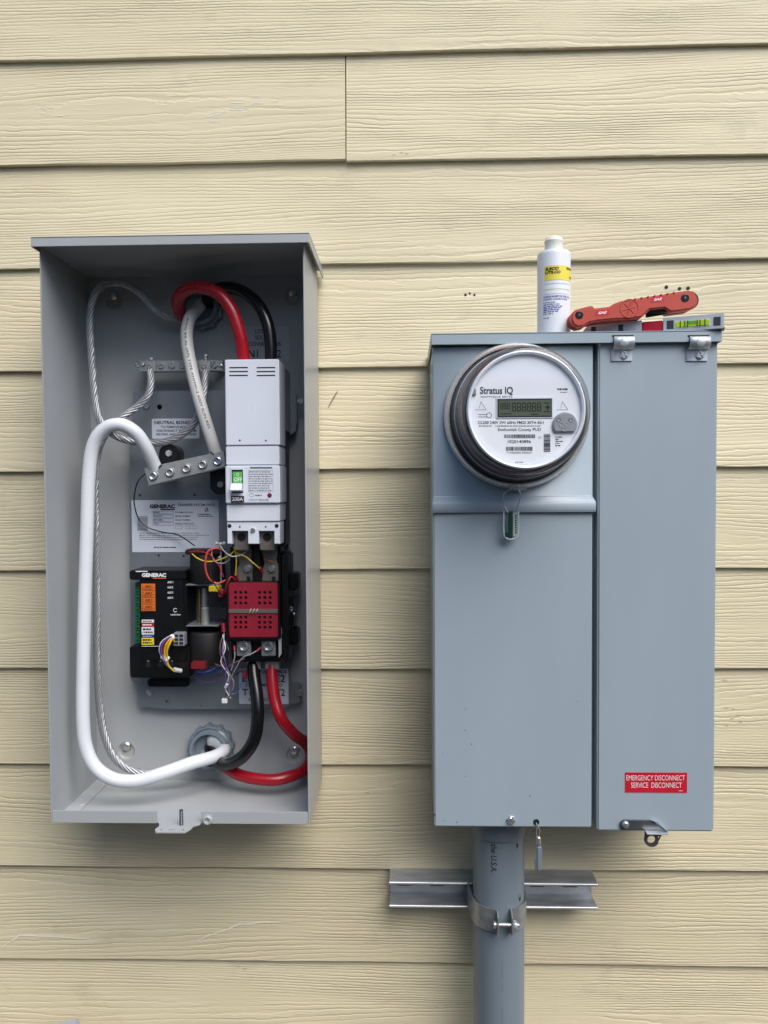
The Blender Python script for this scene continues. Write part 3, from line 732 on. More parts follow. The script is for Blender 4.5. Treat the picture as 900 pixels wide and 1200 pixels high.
obj('guide_rod', G().cyl(at(233.6, 731.5, -0.058), at(233.6, 690, -0.058), 0.0016, 10), mat('brass', (150, 128, 70), 0.4, 0.8), sol)
obj('linkage_arm', G().cyl(at(259, 682, -0.09), at(259, 640, -0.09), 0.0014, 10), GALV, sol)
screw(sol, 257.5, 654, -0.09, 0.0032, 'dome', CHROME)
obj('microswitch', pbox(G(), 246, 694, 268, 712, -0.085, -0.05, 0.001), BLACKP, sol)
obj('yellow_block', pbox(G(), 244.5, 687, 256, 693.5, -0.084, -0.065, 0.0008), YELLOW, sol)
obj('crimp_terminal', G().cyl(at(258, 699.5, -0.092), at(260.5, 690.5, -0.092), 0.0036, 12, bev=0.0006), REDP, sol)
obj('coil_cap', pbox(G(), 216.5, 644, 258, 650, -0.082, -0.05, 0.0015), mat('dark_red_plastic', (38, 15, 16), 0.5), sol)
for dx in (0, 4.5, 8.5): obj('clear_cap', G().ball(at(256+dx-2, 637.6-abs(dx-4)*0.2, -0.085), 0.0028, 12), mat('frosted_cap', (196, 196, 194), 0.35), sol)

# ================================================================== CONTROLLER MODULE
YM = -0.080
ctl = thing('control_module', 'black controller module with an orange sticker and green side terminals', 'controller', (X(187, 795, YM), YP, Z(187, 795, YM)))
obj('case', pbox(G(), 164.4, 678.5, 219, 775, YM+0.004, YP, 0.0015), BLACKP, ctl)
obj('top_hood', pbox(G(), 151.4, 668.6, 217.5, 679.5, YM, YP, 0.0015), BLACKP, ctl)
obj('front_panel', pbox(G(), 165.3, 679.9, 215.2, 757.5, YM+0.0008, YM+0.0038, 0.0008), BLACKP, ctl)
obj('base_block', pbox(G(), 151.8, 757.8, 222.5, 794.5, YM+0.006, YP, 0.0015), BLACKP, ctl)
for i in range(10):
    y0 = 683+i*7.1
    t = obj('terminal', pbox(G(), 158, y0, 164.2, y0+6.7, YM+0.012, YP+0.0, 0.0006), GREENT, ctl)
    hole(t, 161.2, y0+3.3, YM+0.0118, 0.0016, 'wire_hole')
yy = YM+0.0004
s = sticker(ctl, 165.6, 684, 182, 716.3, yy, ORANGE, 0.0006)
g = G()
for i in range(4):
    y0 = 684.4+i*8.0
    txt(g, 'AUX %d' % (i+1), 170.0, y0+1.4, 178.2, y0+3.8, yy-0.0003, 0.03); fineprint(g, 169, y0+5.4, 180, y0+6.5, yy-0.0003, 1, 0.6, i)
    rect(g, 166.5, y0+4.4, 181.4, y0+4.65, yy-0.0003); rect(g, 166.5, y0+7.4, 181.4, y0+7.75, yy-0.0003); rect(g, 167, y0+1.5, 167.8, y0+3, yy-0.0003); rect(g, 167, y0+5, 167.8, y0+6.6, yy-0.0003)
obj('lettering', g, INK, s, smooth=False)
for m_, a, b in ((STICKW, 726.2, 729.6), (REDS, 730.2, 734.2), (STICKW, 734.8, 743.6), (BLUEP, 744.2, 746.8), (YELLOW, 747.4, 755.6)):
    s = sticker(ctl, 166, a, 180.4, b, yy, m_, 0.0004, 'colour_label')
    g = G(); fineprint(g, 167, a+0.8, 179.4, b-0.8, yy-0.0003, 1 if b-a < 5 else 2, 0.55, int(a)); obj('print', g, INK if m_ in (STICKW, YELLOW) else WINK, s, smooth=False)
g = G()
txt(g, 'GENERAC', 166.2, 671.6, 194.6, 676.2, YM-0.0003, 0.05)
for i in range(4): txt(g, 'AUX %d' % (i+1), 196.2, 681.0+i*6.1, 202.8, 683.4+i*6.1, yy-0.0001, 0.03)
txt(g, 'INSPECTION', 200, 719.6, 211.6, 721.2, yy-0.0001, 0.02); rect(g, 166, 757.0, 186, 757.6, yy+0.0003); fineprint(g, 166.5, 758.4, 185, 760, YM+0.0057, 1, 0.7, 9)
txt(g, 'N1', 167, 761.2, 170.5, 763.8, YM+0.0057, 0.03); txt(g, 'B1', 181, 761.2, 184, 763.8, YM+0.0057, 0.03)
for k in range(16):
    a = 2*math.pi*k/16*0.8+0.6; b = 2*math.pi*(k+1)/16*0.8+0.6
    g.poly([at(205.4+r_*math.cos(t_), 715+r_*math.sin(t_), yy-0.0001) for r_, t_ in ((2.4, a), (2.4, b), (1.8, b), (1.8, a))], [(0, 1, 2, 3)])
obj('lettering', g, WINK, ctl, smooth=False)
g = G(); rect(g, 179, 677.1, 194.6, 678.2, YM-0.0003); obj('underline', g, ORANGE, ctl, smooth=False)
s = sticker(ctl, 159, 669, 173, 670.2, YM-0.0004, STICKW, 0.0003, 'top_label')
for x in (173.5, 188, 201):
    f_ = obj('fuse_slot', pbox(G(), x-3, 767, x+3, 782, YM+0.0058, YM+0.01, 0.0003), DARKP, ctl)
    obj('fuse', pbox(G(), x-1.4, 768, x+1.4, 775.5, YM+0.0045, YM+0.009, 0.0006), mat('fuse_clear', (138, 142, 140), 0.3), f_)
cn = obj('harness_socket', pbox(G(), 202.8, 742, 216, 757.2, YM-0.012, YM+0.002, 0.001), GREYP, ctl)
for i in range(2):
    for j in range(3): obj('socket_hole', pbox(G(), 204.3+i*5.8, 743.6+j*4.4, 208.6+i*5.8, 746.6+j*4.4, YM-0.0122, YM-0.01), DARKP, cn)
gr = obj('cable_slot_grommet', G().prism([(x, z) for x, z in rrect(X(173, 800, YP-.006), X(221.5, 800, YP-.006), Z(196, 804.6, YP-.006), Z(196, 795.2, YP-.006), 0.0048, 6)], YP-0.009, YP-0.0005, 0.002, 3), BLACKC, ctl)

# ---- wire harness in front of the controller
har = thing('wire_harness', 'short bundle of yellow, red, blue and white wires plugged into the controller', 'wires', at(200, 790, YM))
WM = {'y': mat('wire_yellow', (214, 182, 36), 0.4), 'r': mat('wire_red', (176, 30, 34), 0.4), 'b': mat('wire_blue', (56, 66, 160), 0.4), 'w': mat('wire_white', (206, 206, 210), 0.4), 'p': mat('wire_purple', (98, 72, 140), 0.4),
      'o': mat('wire_orange', (206, 74, 60), 0.4), 'k': mat('wire_black', (20, 20, 22), 0.35), 'g': mat('wire_grey', (140, 136, 140), 0.45), 'n': mat('wire_brown', (110, 76, 74), 0.45), 'u': mat('wire_pale_blue', (70, 104, 156), 0.4)}
for i, cc_ in enumerate('wbprryyyy'):
    d = (i-4)*1.25; e = random.Random(i).uniform(-0.4, 0.4); yo = YM-0.012-0.002*(i % 3)
    pts = [at(206, 745+i*1.2, YM-0.008), at(201+d*0.15, 745+i*0.6, yo-.004), at(194.5+d*1.0, 752+i*0.25, yo-0.008), at(191.5+d*0.95, 762, yo-0.007), at(193.5+d*0.55, 772+e, yo-0.004), at(197+d*0.2, 780+e, yo), at(204, 785.2+d*0.25, yo+0.004), at(213, 786+d*0.25, YM+0.008), at(221, 783+d*0.3, YM+0.012), at(227, 779.5+d*0.3, YM+0.016)]
    obj('wire', G().tube(catmull(pts, 6), 0.0009, 6), WM[cc_], har)
obj('tie_wrap', G().cyl(at(193, 768.8, YM-0.016)+Vector((-.004, 0, .001)), at(196.6, 772, YM-0.016)+Vector((.001, 0, -.002)), 0.0046, 12, bev=0.001), STICKW, har)
obj('tie_wrap', G().cyl(at(203, 784.4, YM-0.009), at(213, 786.4, YM-0.002), 0.0032, 12, bev=0.0008), mat('clear_sleeve', (178, 180, 184), 0.3), har)
obj('tie_wrap', G().cyl(at(199.5, 748, YM-0.017), at(204, 745.5, YM-0.014), 0.0042, 12, bev=0.001), STICKW, har)
plug = obj('plug', pbox(G(), 223.5, 776.5, 240.5, 784.5, -0.092, -0.072, 0.001), mat('plug_red', (112, 24, 28), 0.45), har)

def wire(name, label, m, pts, r=0.0010, n=8, seg=8, cat='wire', group=None):
    return tag(obj(name, G().tube(catmull([at(*p) for p in pts], n), r, seg), m), label, cat, group or 'thin control wires in the open enclosure')
wire('thin_wire', 'thin black wire curving from the neutral bar across the data sticker', WM['k'], [(171, 555, -0.072), (163, 562, -0.060), (158.2, 575, -0.048), (157.3, 590, -0.038), (162, 607, -0.034), (172, 617.5, -0.032), (190, 623.5, -0.032), (206, 626, -0.034), (216, 631, -0.040), (228, 639.5, -0.05)], 0.00095)
wire('thin_wire', 'orange-red wire looping over the black solenoid coil', WM['o'], [(263, 646, -0.092), (254, 642.5, -0.096), (244, 646, -0.1), (240.6, 660, -0.1), (242.5, 673, -0.098), (248, 681, -0.097), (256, 683.6, -0.095), (264, 680, -0.092)], 0.0012)
wire('thin_wire', 'yellow wire sagging from the solenoid towards the breaker terminals', WM['y'], [(225, 649, -0.088), (232, 654.5, -0.094), (243, 658, -0.096), (257, 656, -0.097), (268, 651, -0.099), (275.5, 645, -0.1)], 0.0009)
wire('thin_wire', 'yellow wire dropping straight down to a red crimp beside the busbar', WM['y'], [(273.5, 640, -0.098), (276, 648, -0.1), (277, 658, -0.098), (276, 674, -0.092)], 0.0009)
wire('thin_wire', 'yellow wire slanting across the black barrier to the right busbar', WM['y'], [(274.5, 641, -0.098), (278, 648.5, -0.101), (288, 652.5, -0.1), (297, 660, -0.099), (306, 667.5, -0.09)], 0.0009)
wire('thin_wire', 'pink wire resting on the right busbar above its bolt', WM['o'], [(309, 655.6, -0.086), (315, 657, -0.088), (322, 659.5, -0.086)], 0.0006)
for px, py, which in ((277, 676, 'tiny red crimp ending the yellow wire that drops straight down'), (305.5, 667.5, 'tiny red crimp ending the slanting yellow wire by the right busbar')):
    tag(obj('wire_crimp', G().cyl(at(px-1, py-3, -0.091), at(px+1.4, py+4, -0.086), 0.0024, 12, bev=0.0006), REDP), which, 'wire crimp')
# loose sense wires hanging under the contactor
wire('sense_wire', 'purple-grey wire pair falling from a red crimp beside the red cover', WM['n'], [(262.5, 742, -0.09), (258, 756, -0.095), (259, 770, -0.095), (265, 785, -0.09), (270, 797, -0.085), (266, 810, -0.08), (263, 821, -0.075)], 0.0009)
wire('sense_wire', 'white wire falling beside a brown one under the red cover', WM['g'], [(262.5, 741, -0.09), (262.2, 756, -0.097), (262, 768, -0.096), (268, 788, -0.09), (274, 800, -0.085), (270, 812, -0.08), (262, 822, -0.076)], 0.0009)
wire('sense_wire', 'thin grey wire from the left output lug joining the hanging bundle', WM['g'], [(274.5, 760, -0.09), (275, 770, -0.092), (271, 785, -0.09), (267, 797, -0.086), (269, 812, -0.08)], 0.0008)
wire('sense_wire', 'thin grey wire running across from the right output lug to the bundle', WM['g'], [(303.5, 761, -0.09), (295, 766, -0.095), (284, 771, -0.096), (277, 782, -0.093), (270, 796, -0.087), (268, 806, -0.082)], 0.0008)
wire('sense_wire', 'pale blue wire bending off behind the black cable', WM['u'], [(285, 792, -0.06), (282, 804, -0.06), (277, 812, -0.06), (270, 812.5, -0.062), (268, 804, -0.068)], 0.0009)
wire('sense_wire', 'blue wire running level from the red plug under the solenoid', WM['b'], [(231, 783, -0.06), (232, 790, -0.06), (244, 791, -0.062), (258, 786.5, -0.07), (270, 782, -0.07)], 0.0008)
wire('sense_wire', 'purple wire drooping from the red plug below the blue one', WM['p'], [(228, 783, -0.06), (230, 793, -0.058), (240, 799.5, -0.056), (252, 799, -0.06), (262, 793, -0.066)], 0.0008)
rw = random.Random(77)
for cc_, lab_, pts_ in (('r', 'dark red wire tucked behind the orange-red loop at the solenoid', [(222, 647, -0.086), (233, 646, -0.095), (246, 650, -0.098), (256, 662, -0.097), (262, 676, -0.094)]),
        ('k', 'black wire running down past the yellow block to the microswitch', [(246, 668, -0.099), (249, 680, -0.1), (256, 692, -0.098), (262, 700, -0.094)]),
        ('w', 'white wire bowing under the two yellow wires by the breaker legs', [(258, 640, -0.094), (264, 647, -0.1), (272, 652, -0.102), (283, 650, -0.1), (292, 643, -0.096)]),
        ('g', 'grey wire curling behind the coil top beside the clear caps', [(252, 638, -0.09), (248, 648, -0.096), (252, 658, -0.098), (262, 660, -0.096), (270, 655, -0.094)]),
        ('r', 'red wire dropping from the busbar crimp into the contactor body', [(276, 680, -0.092), (271, 676, -0.097), (266, 684, -0.1), (264, 696, -0.094)]),
        ('k', 'black wire hanging in a curve left of the output lugs', [(265, 752, -0.09), (268, 764, -0.096), (266, 778, -0.094), (274, 790, -0.088), (283, 786, -0.07)]),
        ('w', 'white wire twisted through the hanging sense wires', [(261, 744, -0.091), (264, 760, -0.098), (259, 776, -0.096), (268, 792, -0.089), (264, 806, -0.083), (270, 818, -0.078)]),
        ('p', 'purple wire twisted through the hanging sense wires', [(263, 744, -0.09), (260.5, 764, -0.099), (265, 780, -0.095), (264, 796, -0.09), (271, 806, -0.083), (268, 820, -0.078)]),
        ('b', 'short dark blue wire bridging the plug and the coil foot', [(226, 782, -0.088), (234, 788, -0.084), (246, 786, -0.08), (256, 780, -0.078)]),
        ('n', 'brown wire crossing under the left output lug', [(252, 778, -0.086), (264, 782, -0.09), (276, 776, -0.092), (287, 772, -0.09)])):
    wire('sense_wire', lab_, WM[cc_], pts_, 0.0008)
tag(obj('wire_crimp', G().cyl(at(262.5, 741, -0.09), at(261.5, 730, -0.088), 0.0034, 12, bev=0.0006), REDP), 'long red crimp beside the lower half of the red cover', 'wire crimp')
tag(obj('wire_crimp', G().cyl(at(274.8, 763, -0.091), at(274.4, 756.6, -0.088), 0.0019, 12, bev=0.0004), REDP), 'tiny red crimp beside the left output lug', 'wire crimp')
tag(obj('wire_crimp', G().cyl(at(301, 763, -0.092), at(305.5, 758.8, -0.089), 0.0017, 12, bev=0.0004), REDP), 'tiny red crimp beside the right output lug', 'wire crimp')
tag(obj('wire_connector', pbox(G(), 259.5, 819, 266, 824.6, -0.08, -0.073, 0.0008), STICKW), 'white plastic connector dangling from the wires above the plate edge', 'connector')
tag(obj('wire_ferrule', G().cyl(at(264, 806, -0.084), at(266.5, 801, -0.087), 0.0022, 10, bev=0.0005), STICKW), 'white heat-shrink ferrule on the hanging sense wires', 'ferrule')
tag(obj('wire_crimp', pbox(G(), 284.6, 786, 288.5, 796, -0.066, -0.06, 0.0008), REDP), 'red terminal tucked beside the black cable over the sticker', 'wire crimp')

# ================================================================== GROUND BAR AND NEUTRAL BAR
YG = -0.048
gb = thing('ground_bar', 'narrow silver ground bar with a row of slotted screws below the red cable arch', 'ground bar', at(211, 438, YG))
pts = pp([(164, 422.8), (260.5, 422.0), (260.5, 434.2), (164, 435.6)], YG)
obj('bar', G().prism(pts, YG, YG+0.012, 0.0008, 2), DULLMET, gb)
for px in (169, 256): obj('standoff', pbox(G(), px-4, 424, px+4, 434, YG+0.0122, YB-0.0002, 0.001), GALV, gb)
for i, px in enumerate((188.7, 201.2, 213.8, 226.4)): screw(gb, px, 428.6-i*0.1, YG-0.0006, 0.0052, 'slot', DULLMET, rot=0.3+i*0.9)
screw(gb, 251, 427.6, YG-0.0006, 0.0058, 'slot', CHROME, rot=0.9); screw(gb, 258.5, 428.3, YG-0.0006, 0.0036, 'dome', CHROME)
screw(gb, 161.5, 427.3, YG+0.003, 0.0048, 'phillips', CHROME, rot=0.6); screw(gb, 167.2, 427.5, YG-0.001, 0.0030, 'dome', CHROME)
for px, hh in ((175.5, 420), (239.6, 416)):
    l_ = obj('wire_lug', pbox(G(), px-6.2, 421.2, px+6.2, 436.4, YG-0.008, YG-0.0004, 0.0018), DULLMET, gb)
    obj('lug_screw', G().cyl(at(px+1.5, 423, YG-0.005), at(px+1.5, hh, YG-0.005), 0.0030, 12, bev=0.0005).cyl(at(px+1.5, hh+2.4, YG-0.005), at(px+1.5, hh-1, YG-0.005), 0.0046, 14, bev=0.0008), CHROME, l_)
    screw(l_, px-0.6, 428.8, YG-0.0085, 0.0046, 'slot', DULLMET, rot=0.2)

YN = -0.084
nb = thing('neutral_bar', 'tilted silver neutral bar with five round set screws joining two white cables', 'neutral bar', at(216, 575, YN))
pts = pp([(168.6, 548.6), (261.8, 528.2), (264.2, 547.4), (174, 569.6)], YN)
obj('bar', G().prism(pts, YN, YN+0.022, 0.0010, 2), DULLMET, nb)
for i, (a, b) in enumerate(((179.9, 557.8), (199.2, 553.6), (218.6, 549.0), (237.6, 544.5), (255, 540.3))):
    c = at(a, b, YN)
    st = obj('set_screw', G().lathe(c, (0, -1, 0), [(0.0076, -0.0003), (0.0072, 0.0006), (0.0062, 0.0007), (0.0058, 0.0002)], 28), CHROME, nb)
    obj('socket_head', G().lathe(c, (0, -1, 0), [(0.0057, 0.0), (0.0055, 0.0030), (0.0046, 0.0034), (0.0038, 0.0030), (0.0034, 0.0005), (0, 0.0004)], 20), DULLMET if i in (1, 2, 3) else CHROME, st)
for a, b in ((186.2, 552.5), (250.6, 536.8)):   # saw cuts beside the end screws
    p = at(a, b-4, YN); q = at(a+(3.5 if a < 200 else -4), b-(8 if a < 200 else 7.5), YN)
    obj('slit', G().tube([p+Vector((0, -.0002, 0)), q+Vector((0, -.0002, 0))], 0.0009, 6), DARKP, nb)
for (a, b, c_, d, sx, sy, up) in ((186, 520, 208.5, 548, 198, 531.2, 1), (246, 548, 268, 579.5, 258.5, 567.6, 0)):
    ym = -0.055; xm = (a+c_)/2; r_ = (c_-a)/2
    pts = []
    for k in range(11):
        t_ = math.pi*k/10
        pts.append((xm+r_*math.cos(t_), (b+r_-r_*math.sin(t_)) if up else (d-r_+r_*math.sin(t_))))
    pts = pts+[(a, d), (c_, d)] if up else pts+[(a, b), (c_, b)]
    ins = obj('insulator', G().prism(pp(pts, ym), ym, YP, 0.0012, 2), BLACKP, nb)
    screw(ins, sx, sy, ym-0.001, 0.0050, 'hex', CHROME if up else GREYP, rot=0.4)

# ================================================================== CABLES
def cable(name, label, m, pts, r, group=None, n=10, seg=18, cat='cable'):
    c = resample(catmull([at(*p) for p in pts], n), 0.004)
    return tag(obj(name, G().tube(c, r, seg), m), label, cat, group or 'thick power cables in the open enclosure'), c
YS = YB
cable('power_cable', 'bright white cable looping down the left side from the neutral bar to the floor fitting', WHITEC,
      [(262, 874, -0.012), (262, 880, -0.035), (250, 887, -0.060), (225, 894, -0.085), (190, 906.5, -0.105), (160, 915, -0.112), (133, 913, -0.114), (112, 899, -0.115), (101, 876, -0.115), (97.5, 845, -0.114), (97.5, 790, -0.112), (99.5, 700, -0.108), (102, 620, -0.106), (104, 560, -0.106), (109, 523, -0.108), (122, 503, -0.110), (141, 497.5, -0.110), (159, 507, -0.104), (171, 524, -0.094), (179, 541, -0.082), (183, 550, -0.076)], 0.0093)
wc, wpath = cable('power_cable', 'greyish white cable with black printing running from the top fitting to the neutral bar', GREYWC,
      [(236, 356, -0.012), (231, 362, -0.040), (224, 370, -0.055), (219.5, 383, -0.064), (219, 400, -0.070), (223, 425, -0.076), (229, 452, -0.081), (238, 484, -0.083), (248, 515, -0.080), (253.5, 533, -0.074)], 0.0088)
cable('power_cable', 'red cable arching from the top fitting into the breaker top', REDC,
      [(224, 374, -0.012), (216, 372, -0.035), (209, 362, -0.060), (209.5, 348, -0.080), (221, 338.5, -0.092), (238, 337, -0.100), (257, 345, -0.104), (271, 363, -0.104), (280, 388, -0.102), (284.5, 412, -0.098), (286, 430, -0.095)], 0.0089)
cable('power_cable', 'black cable arching behind the red one from the top fitting into the breaker', BLACKC,
      [(246, 356, -0.012), (243, 350, -0.035), (250, 341, -0.050), (265, 337, -0.062), (285, 342, -0.075), (302, 356, -0.084), (312.5, 376, -0.090), (317, 400, -0.092), (317.5, 430, -0.092)], 0.0086)
cable('power_cable', 'black cable dropping from the contactor and curling into the floor fitting', BLACKC,
      [(296.5, 772, -0.056), (297.5, 790, -0.066), (301, 815, -0.078), (302, 840, -0.086), (298, 866, -0.090), (285, 886, -0.086), (268, 895, -0.072), (255, 892, -0.050), (248, 882, -0.030), (246, 876, -0.012)], 0.0093)
cable('power_cable', 'red cable looping from the contactor round the enclosure side to the floor fitting', REDC,
      [(318.5, 774, -0.056), (319, 795, -0.064), (322, 820, -0.072), (330, 843, -0.078), (345, 861, -0.066), (356, 869, -0.046), (362.5, 878, -0.032), (363.8, 887, -0.028), (362, 896, -0.030), (354, 904, -0.044), (343, 909, -0.060), (322, 914, -0.070), (296, 912, -0.068), (276, 906, -0.060), (258, 893, -0.040), (250, 882, -0.014)], 0.0086)
# black printing along the greyish cable
g = G(); vs, fs = glyphs('AWG 4/0 AL (XP) TYPE XHHW-2 600V SUN RES', 0.01)
L = 0.004*(len(wpath)-1); fr_ = frames(wpath); out_ = []
for u, v in vs:
    s_ = (0.24+0.62*u)*(len(wpath)-1); k = min(int(s_), len(wpath)-2); t_ = s_-k
    p = wpath[k].lerp(wpath[k+1], t_); tn = (wpath[k+1]-wpath[k]).normalized()
    view = (CAM-p); view = (view-tn*view.dot(tn)).normalized(); side = tn.cross(view)
    ang = R(-4)+(v-0.5)*0.0044/0.0088*1.0 - R(26)*(0.5-u)
    out_.append(p+(view*math.cos(ang)-side*math.sin(ang))*0.00895)
g.poly(out_, fs); obj('printing', g, INK, wc, smooth=False)

def stranded(name, label, pts, r, strands=7, twist=0.066, group=None):
    c = resample(catmull([at(*p) for p in pts], 10), 0.0022); F_ = frames(c); g = G()
    g.tube(c[::2], r*0.45, 8)
    rs = r*0.29
    for k in range(strands):
        q = [p+(n_*math.cos(2*math.pi*(k/strands+i*0.0022/twist))+b_*math.sin(2*math.pi*(k/strands+i*0.0022/twist)))*(r-rs) for i, (p, n_, b_) in enumerate(F_)]
        g.tube(q, rs, 6)
    return tag(obj(name, g, BARE, sharp=60), label, 'ground wire', 'bare stranded ground wires')
stranded('bare_wire', 'bare stranded aluminium wire looping from the top fitting round to the ground bar',
         [(226, 372, -0.014), (218, 375, -0.030), (206, 373, -0.038), (192, 369.5, -0.042), (178, 359, -0.044), (165, 344, -0.046), (148, 333.5, -0.050), (128, 331.5, -0.054), (114, 340, -0.058), (107, 358, -0.060), (105.5, 385, -0.062), (107.5, 420, -0.064), (110, 455, -0.066), (113, 480, -0.068), (121, 499, -0.068), (138, 512, -0.062), (160, 518, -0.056), (185, 519, -0.058), (208, 512.5, -0.062), (226, 498, -0.066), (235, 480, -0.066), (239, 458, -0.060), (240.5, 434, -0.052)], 0.0056)
stranded('bare_wire', 'bare stranded aluminium wire running from the ground bar down to the lower fitting',
         [(176, 432, -0.052), (177, 448, -0.058), (173, 464, -0.062), (160, 477, -0.066), (143, 489, -0.074), (128, 503, -0.078), (117, 522, -0.078), (112, 550, -0.076), (112, 600, -0.074), (113, 660, -0.072), (113.5, 720, -0.070), (114, 780, -0.068), (117, 830, -0.066), (123, 864, -0.066), (134, 888, -0.066), (152, 902, -0.064), (178, 906, -0.060), (205, 903, -0.052), (230, 893, -0.040), (241, 880, -0.014)], 0.0054)

# ================================================================== METER BOX
YX = -0.160
mx0, mx1 = X(508, 700, YX), X(838.6, 700, YX)
mz0, mz1 = Z(600, 969.5, YX), Z(600, 391, YX)
mbox = thing('meter_box', 'blue grey painted meter and disconnect box with two front covers and a red sticker', 'meter box', ((mx0+mx1)/2, 0, mz0))
obj('housing', G().box(mx0+.001, mx1-.001, YX+0.022, -0.0005, mz0+0.001, mz1-.001, 0.002), PAINT_R, mbox)
xa, xb = X(508, 700, YX), X(694.4, 700, YX)
zr = Z(600, 600.6, YX); zt = Z(600, 403.5, YX)
# upper meter cover with a pressed rib along its lower edge
yu = YX+0.0005
sec = [(zt-0.001, 0.004), (zt-0.003, 0.0), (Z(600, 582, YX), 0.0), (Z(600, 588.5, YX), -0.0065), (zr+0.0015, -0.0065), (zr, -0.005), (zr, 0.004)]
def folded(sec, x0, x1, flare, y, side):
    """sheet bent along X with returned side flanges"""
    g = G(); vs = []; fs = []
    for z, d in sec:
        fl = flare*(-d/0.0065) if d < 0 else 0
        vs += [(x0-fl*0.4, y+side, z), (x0-fl*0.4, y+d+0.0015, z), (x0+0.0015-fl*0.4, y+d, z), (x1-0.0015+fl, y+d, z), (x1+fl, y+d+0.0015, z), (x1+fl, y+side, z)]
    for i in range(len(sec)-1):
        for j in range(5): fs.append((i*6+j, i*6+j+1, (i+1)*6+j+1, (i+1)*6+j))
    fs.append(tuple(range(6))); fs.append(tuple((len(sec)-1)*6+j for j in range(5, -1, -1)))
    g.poly(vs, fs); bmesh.ops.recalc_face_normals(g.bm, faces=g.bm.faces); return g
g = folded(sec, xa, xb, 0.003, yu, 0.021)
bmesh.ops.bevel(g.bm, geom=[e for e in g.bm.edges if abs(e.verts[0].co.z-e.verts[1].co.z) < 1e-6 and abs(e.verts[0].co.x-e.verts[1].co.x) > 0.1], offset=0.0012, segments=3, affect='EDGES', clamp_overlap=True)
obj('meter_cover', g, PAINT_R, mbox, sharp=50)
obj('lower_cover', G().box(xa, xb-.0004, YX+0.0002, YX+0.0216, mz0, zr+0.012, 0.0016, 3), PAINT_R, mbox)
xd0, xd1 = X(700.4, 700, YX), X(838.8, 700, YX)
zd0 = Z(770, 974.2, YX); zdt = Z(770, 399, YX)
door = obj('breaker_door', G().box(xd0, xd1, YX-0.0004, YX+0.0216, zd0, zdt, 0.0022, 3), PAINT_R, mbox)
# cap
yc = YX-0.009
kx0, kx1 = X(505.3, 398, yc), X(846.4, 394, yc); kz1, kz0 = Z(676, 388.6, yc), Z(676, 402.2, yc)
mcap = obj('cap', G().box(kx0, kx1, yc, 0.0, kz1-.0016, kz1, 0.0007), PAINT_R, mbox)
obj('cap_lip', G().box(kx0+.0001, kx1-.0001, yc+.0002, yc+.0016, kz0, kz1-.0017, 0.0005), PAINT_R, mcap)
for a, b in ((kx0+.0001, kx0+.0016), (kx1-.0016, kx1-.0001)):
    obj('cap_lip', G().box(a, b, yc+.0017, -0.001, kz0, kz1-.0017, 0.0004), PAINT_R, mcap)
# hinge clips
for px in (731.2, 820):
    cx_ = X(px, 408, yc); hw = 0.0132
    def zc(py): return Z(px, py, yc)
    prof = [(yc-0.0012, zc(394.2)), (yc-0.0034, zc(396.5)), (yc-0.0042, zc(400.5)), (yc-0.0030, zc(404.5)), (yc+0.0022, zc(408.2)), (yc+0.0062, zc(409.6)), (yc+0.0066, zc(412.5)), (yc+0.0066, zc(421.8))]
    g = G(); n = len(prof); vs = []
    for j, (y_, z_) in enumerate(prof):
        e = 0.0 if j < 5 else -0.0012
        vs += [(cx_-hw+e, y_, z_), (cx_+hw+e*0.5, y_, z_), (cx_+hw+e*0.5, y_+0.0016, z_), (cx_-hw+e, y_+0.0016, z_)]
    fs = [(0, 1, 2, 3), tuple((n-1)*4+j for j in (3, 2, 1, 0))]
    for i in range(n-1):
        for j in range(4): fs.append((i*4+j, i*4+(j+1) % 4, (i+1)*4+(j+1) % 4, (i+1)*4+j))
    g.poly(vs, fs); bmesh.ops.recalc_face_normals(g.bm, faces=g.bm.faces)
    bmesh.ops.bevel(g.bm, geom=[e for e in g.bm.edges if abs(e.verts[0].co.x-e.verts[1].co.x) < 1e-6 and abs(e.verts[0].co.z-e.verts[1].co.z) > 1e-4], offset=0.0004, segments=1, affect='EDGES', clamp_overlap=True)
    clip = obj('hinge_clip', g, mat('clip_zinc', (198, 204, 208), 0.34, 0.65, 0.06, 60, 0.15, 500), mbox, sharp=60)
    obj('clip_boss', G().lathe((cx_, yc-0.0040, zc(401)), (0, -1, 0), [(0.0062, -0.001), (0.0052, 0.0008), (0.003, 0.0014), (0, 0.0015)], 20), MATS['clip_zinc'], clip)
    screw(clip, px+0.6, 416, yc+0.0052, 0.0054, 'phillips', CHROME, rot=0.5)
    obj('clip_slot', G().box(cx_-hw-.002, cx_+hw-.001, yc-0.0002, yc+0.0004, zc(394.8), zc(392.6)), DARKP, clip)
# red warning sticker
s = sticker(door, 732.6, 905.4, 805.2, 928.8, YX-0.0010, REDS, 0.0004)
g = G(); yy = YX-0.0013
txt(g, 'EMERGENCY DISCONNECT', 734, 908.6, 802.6, 914.6, yy, -0.004); txt(g, 'SERVICE  DISCONNECT', 739.5, 917.0, 799, 923.2, yy, -0.004); fineprint(g, 795, 926.2, 802, 927.2, yy, 1, 0.6, 2)
obj('lettering', g, WINK, s, smooth=False)
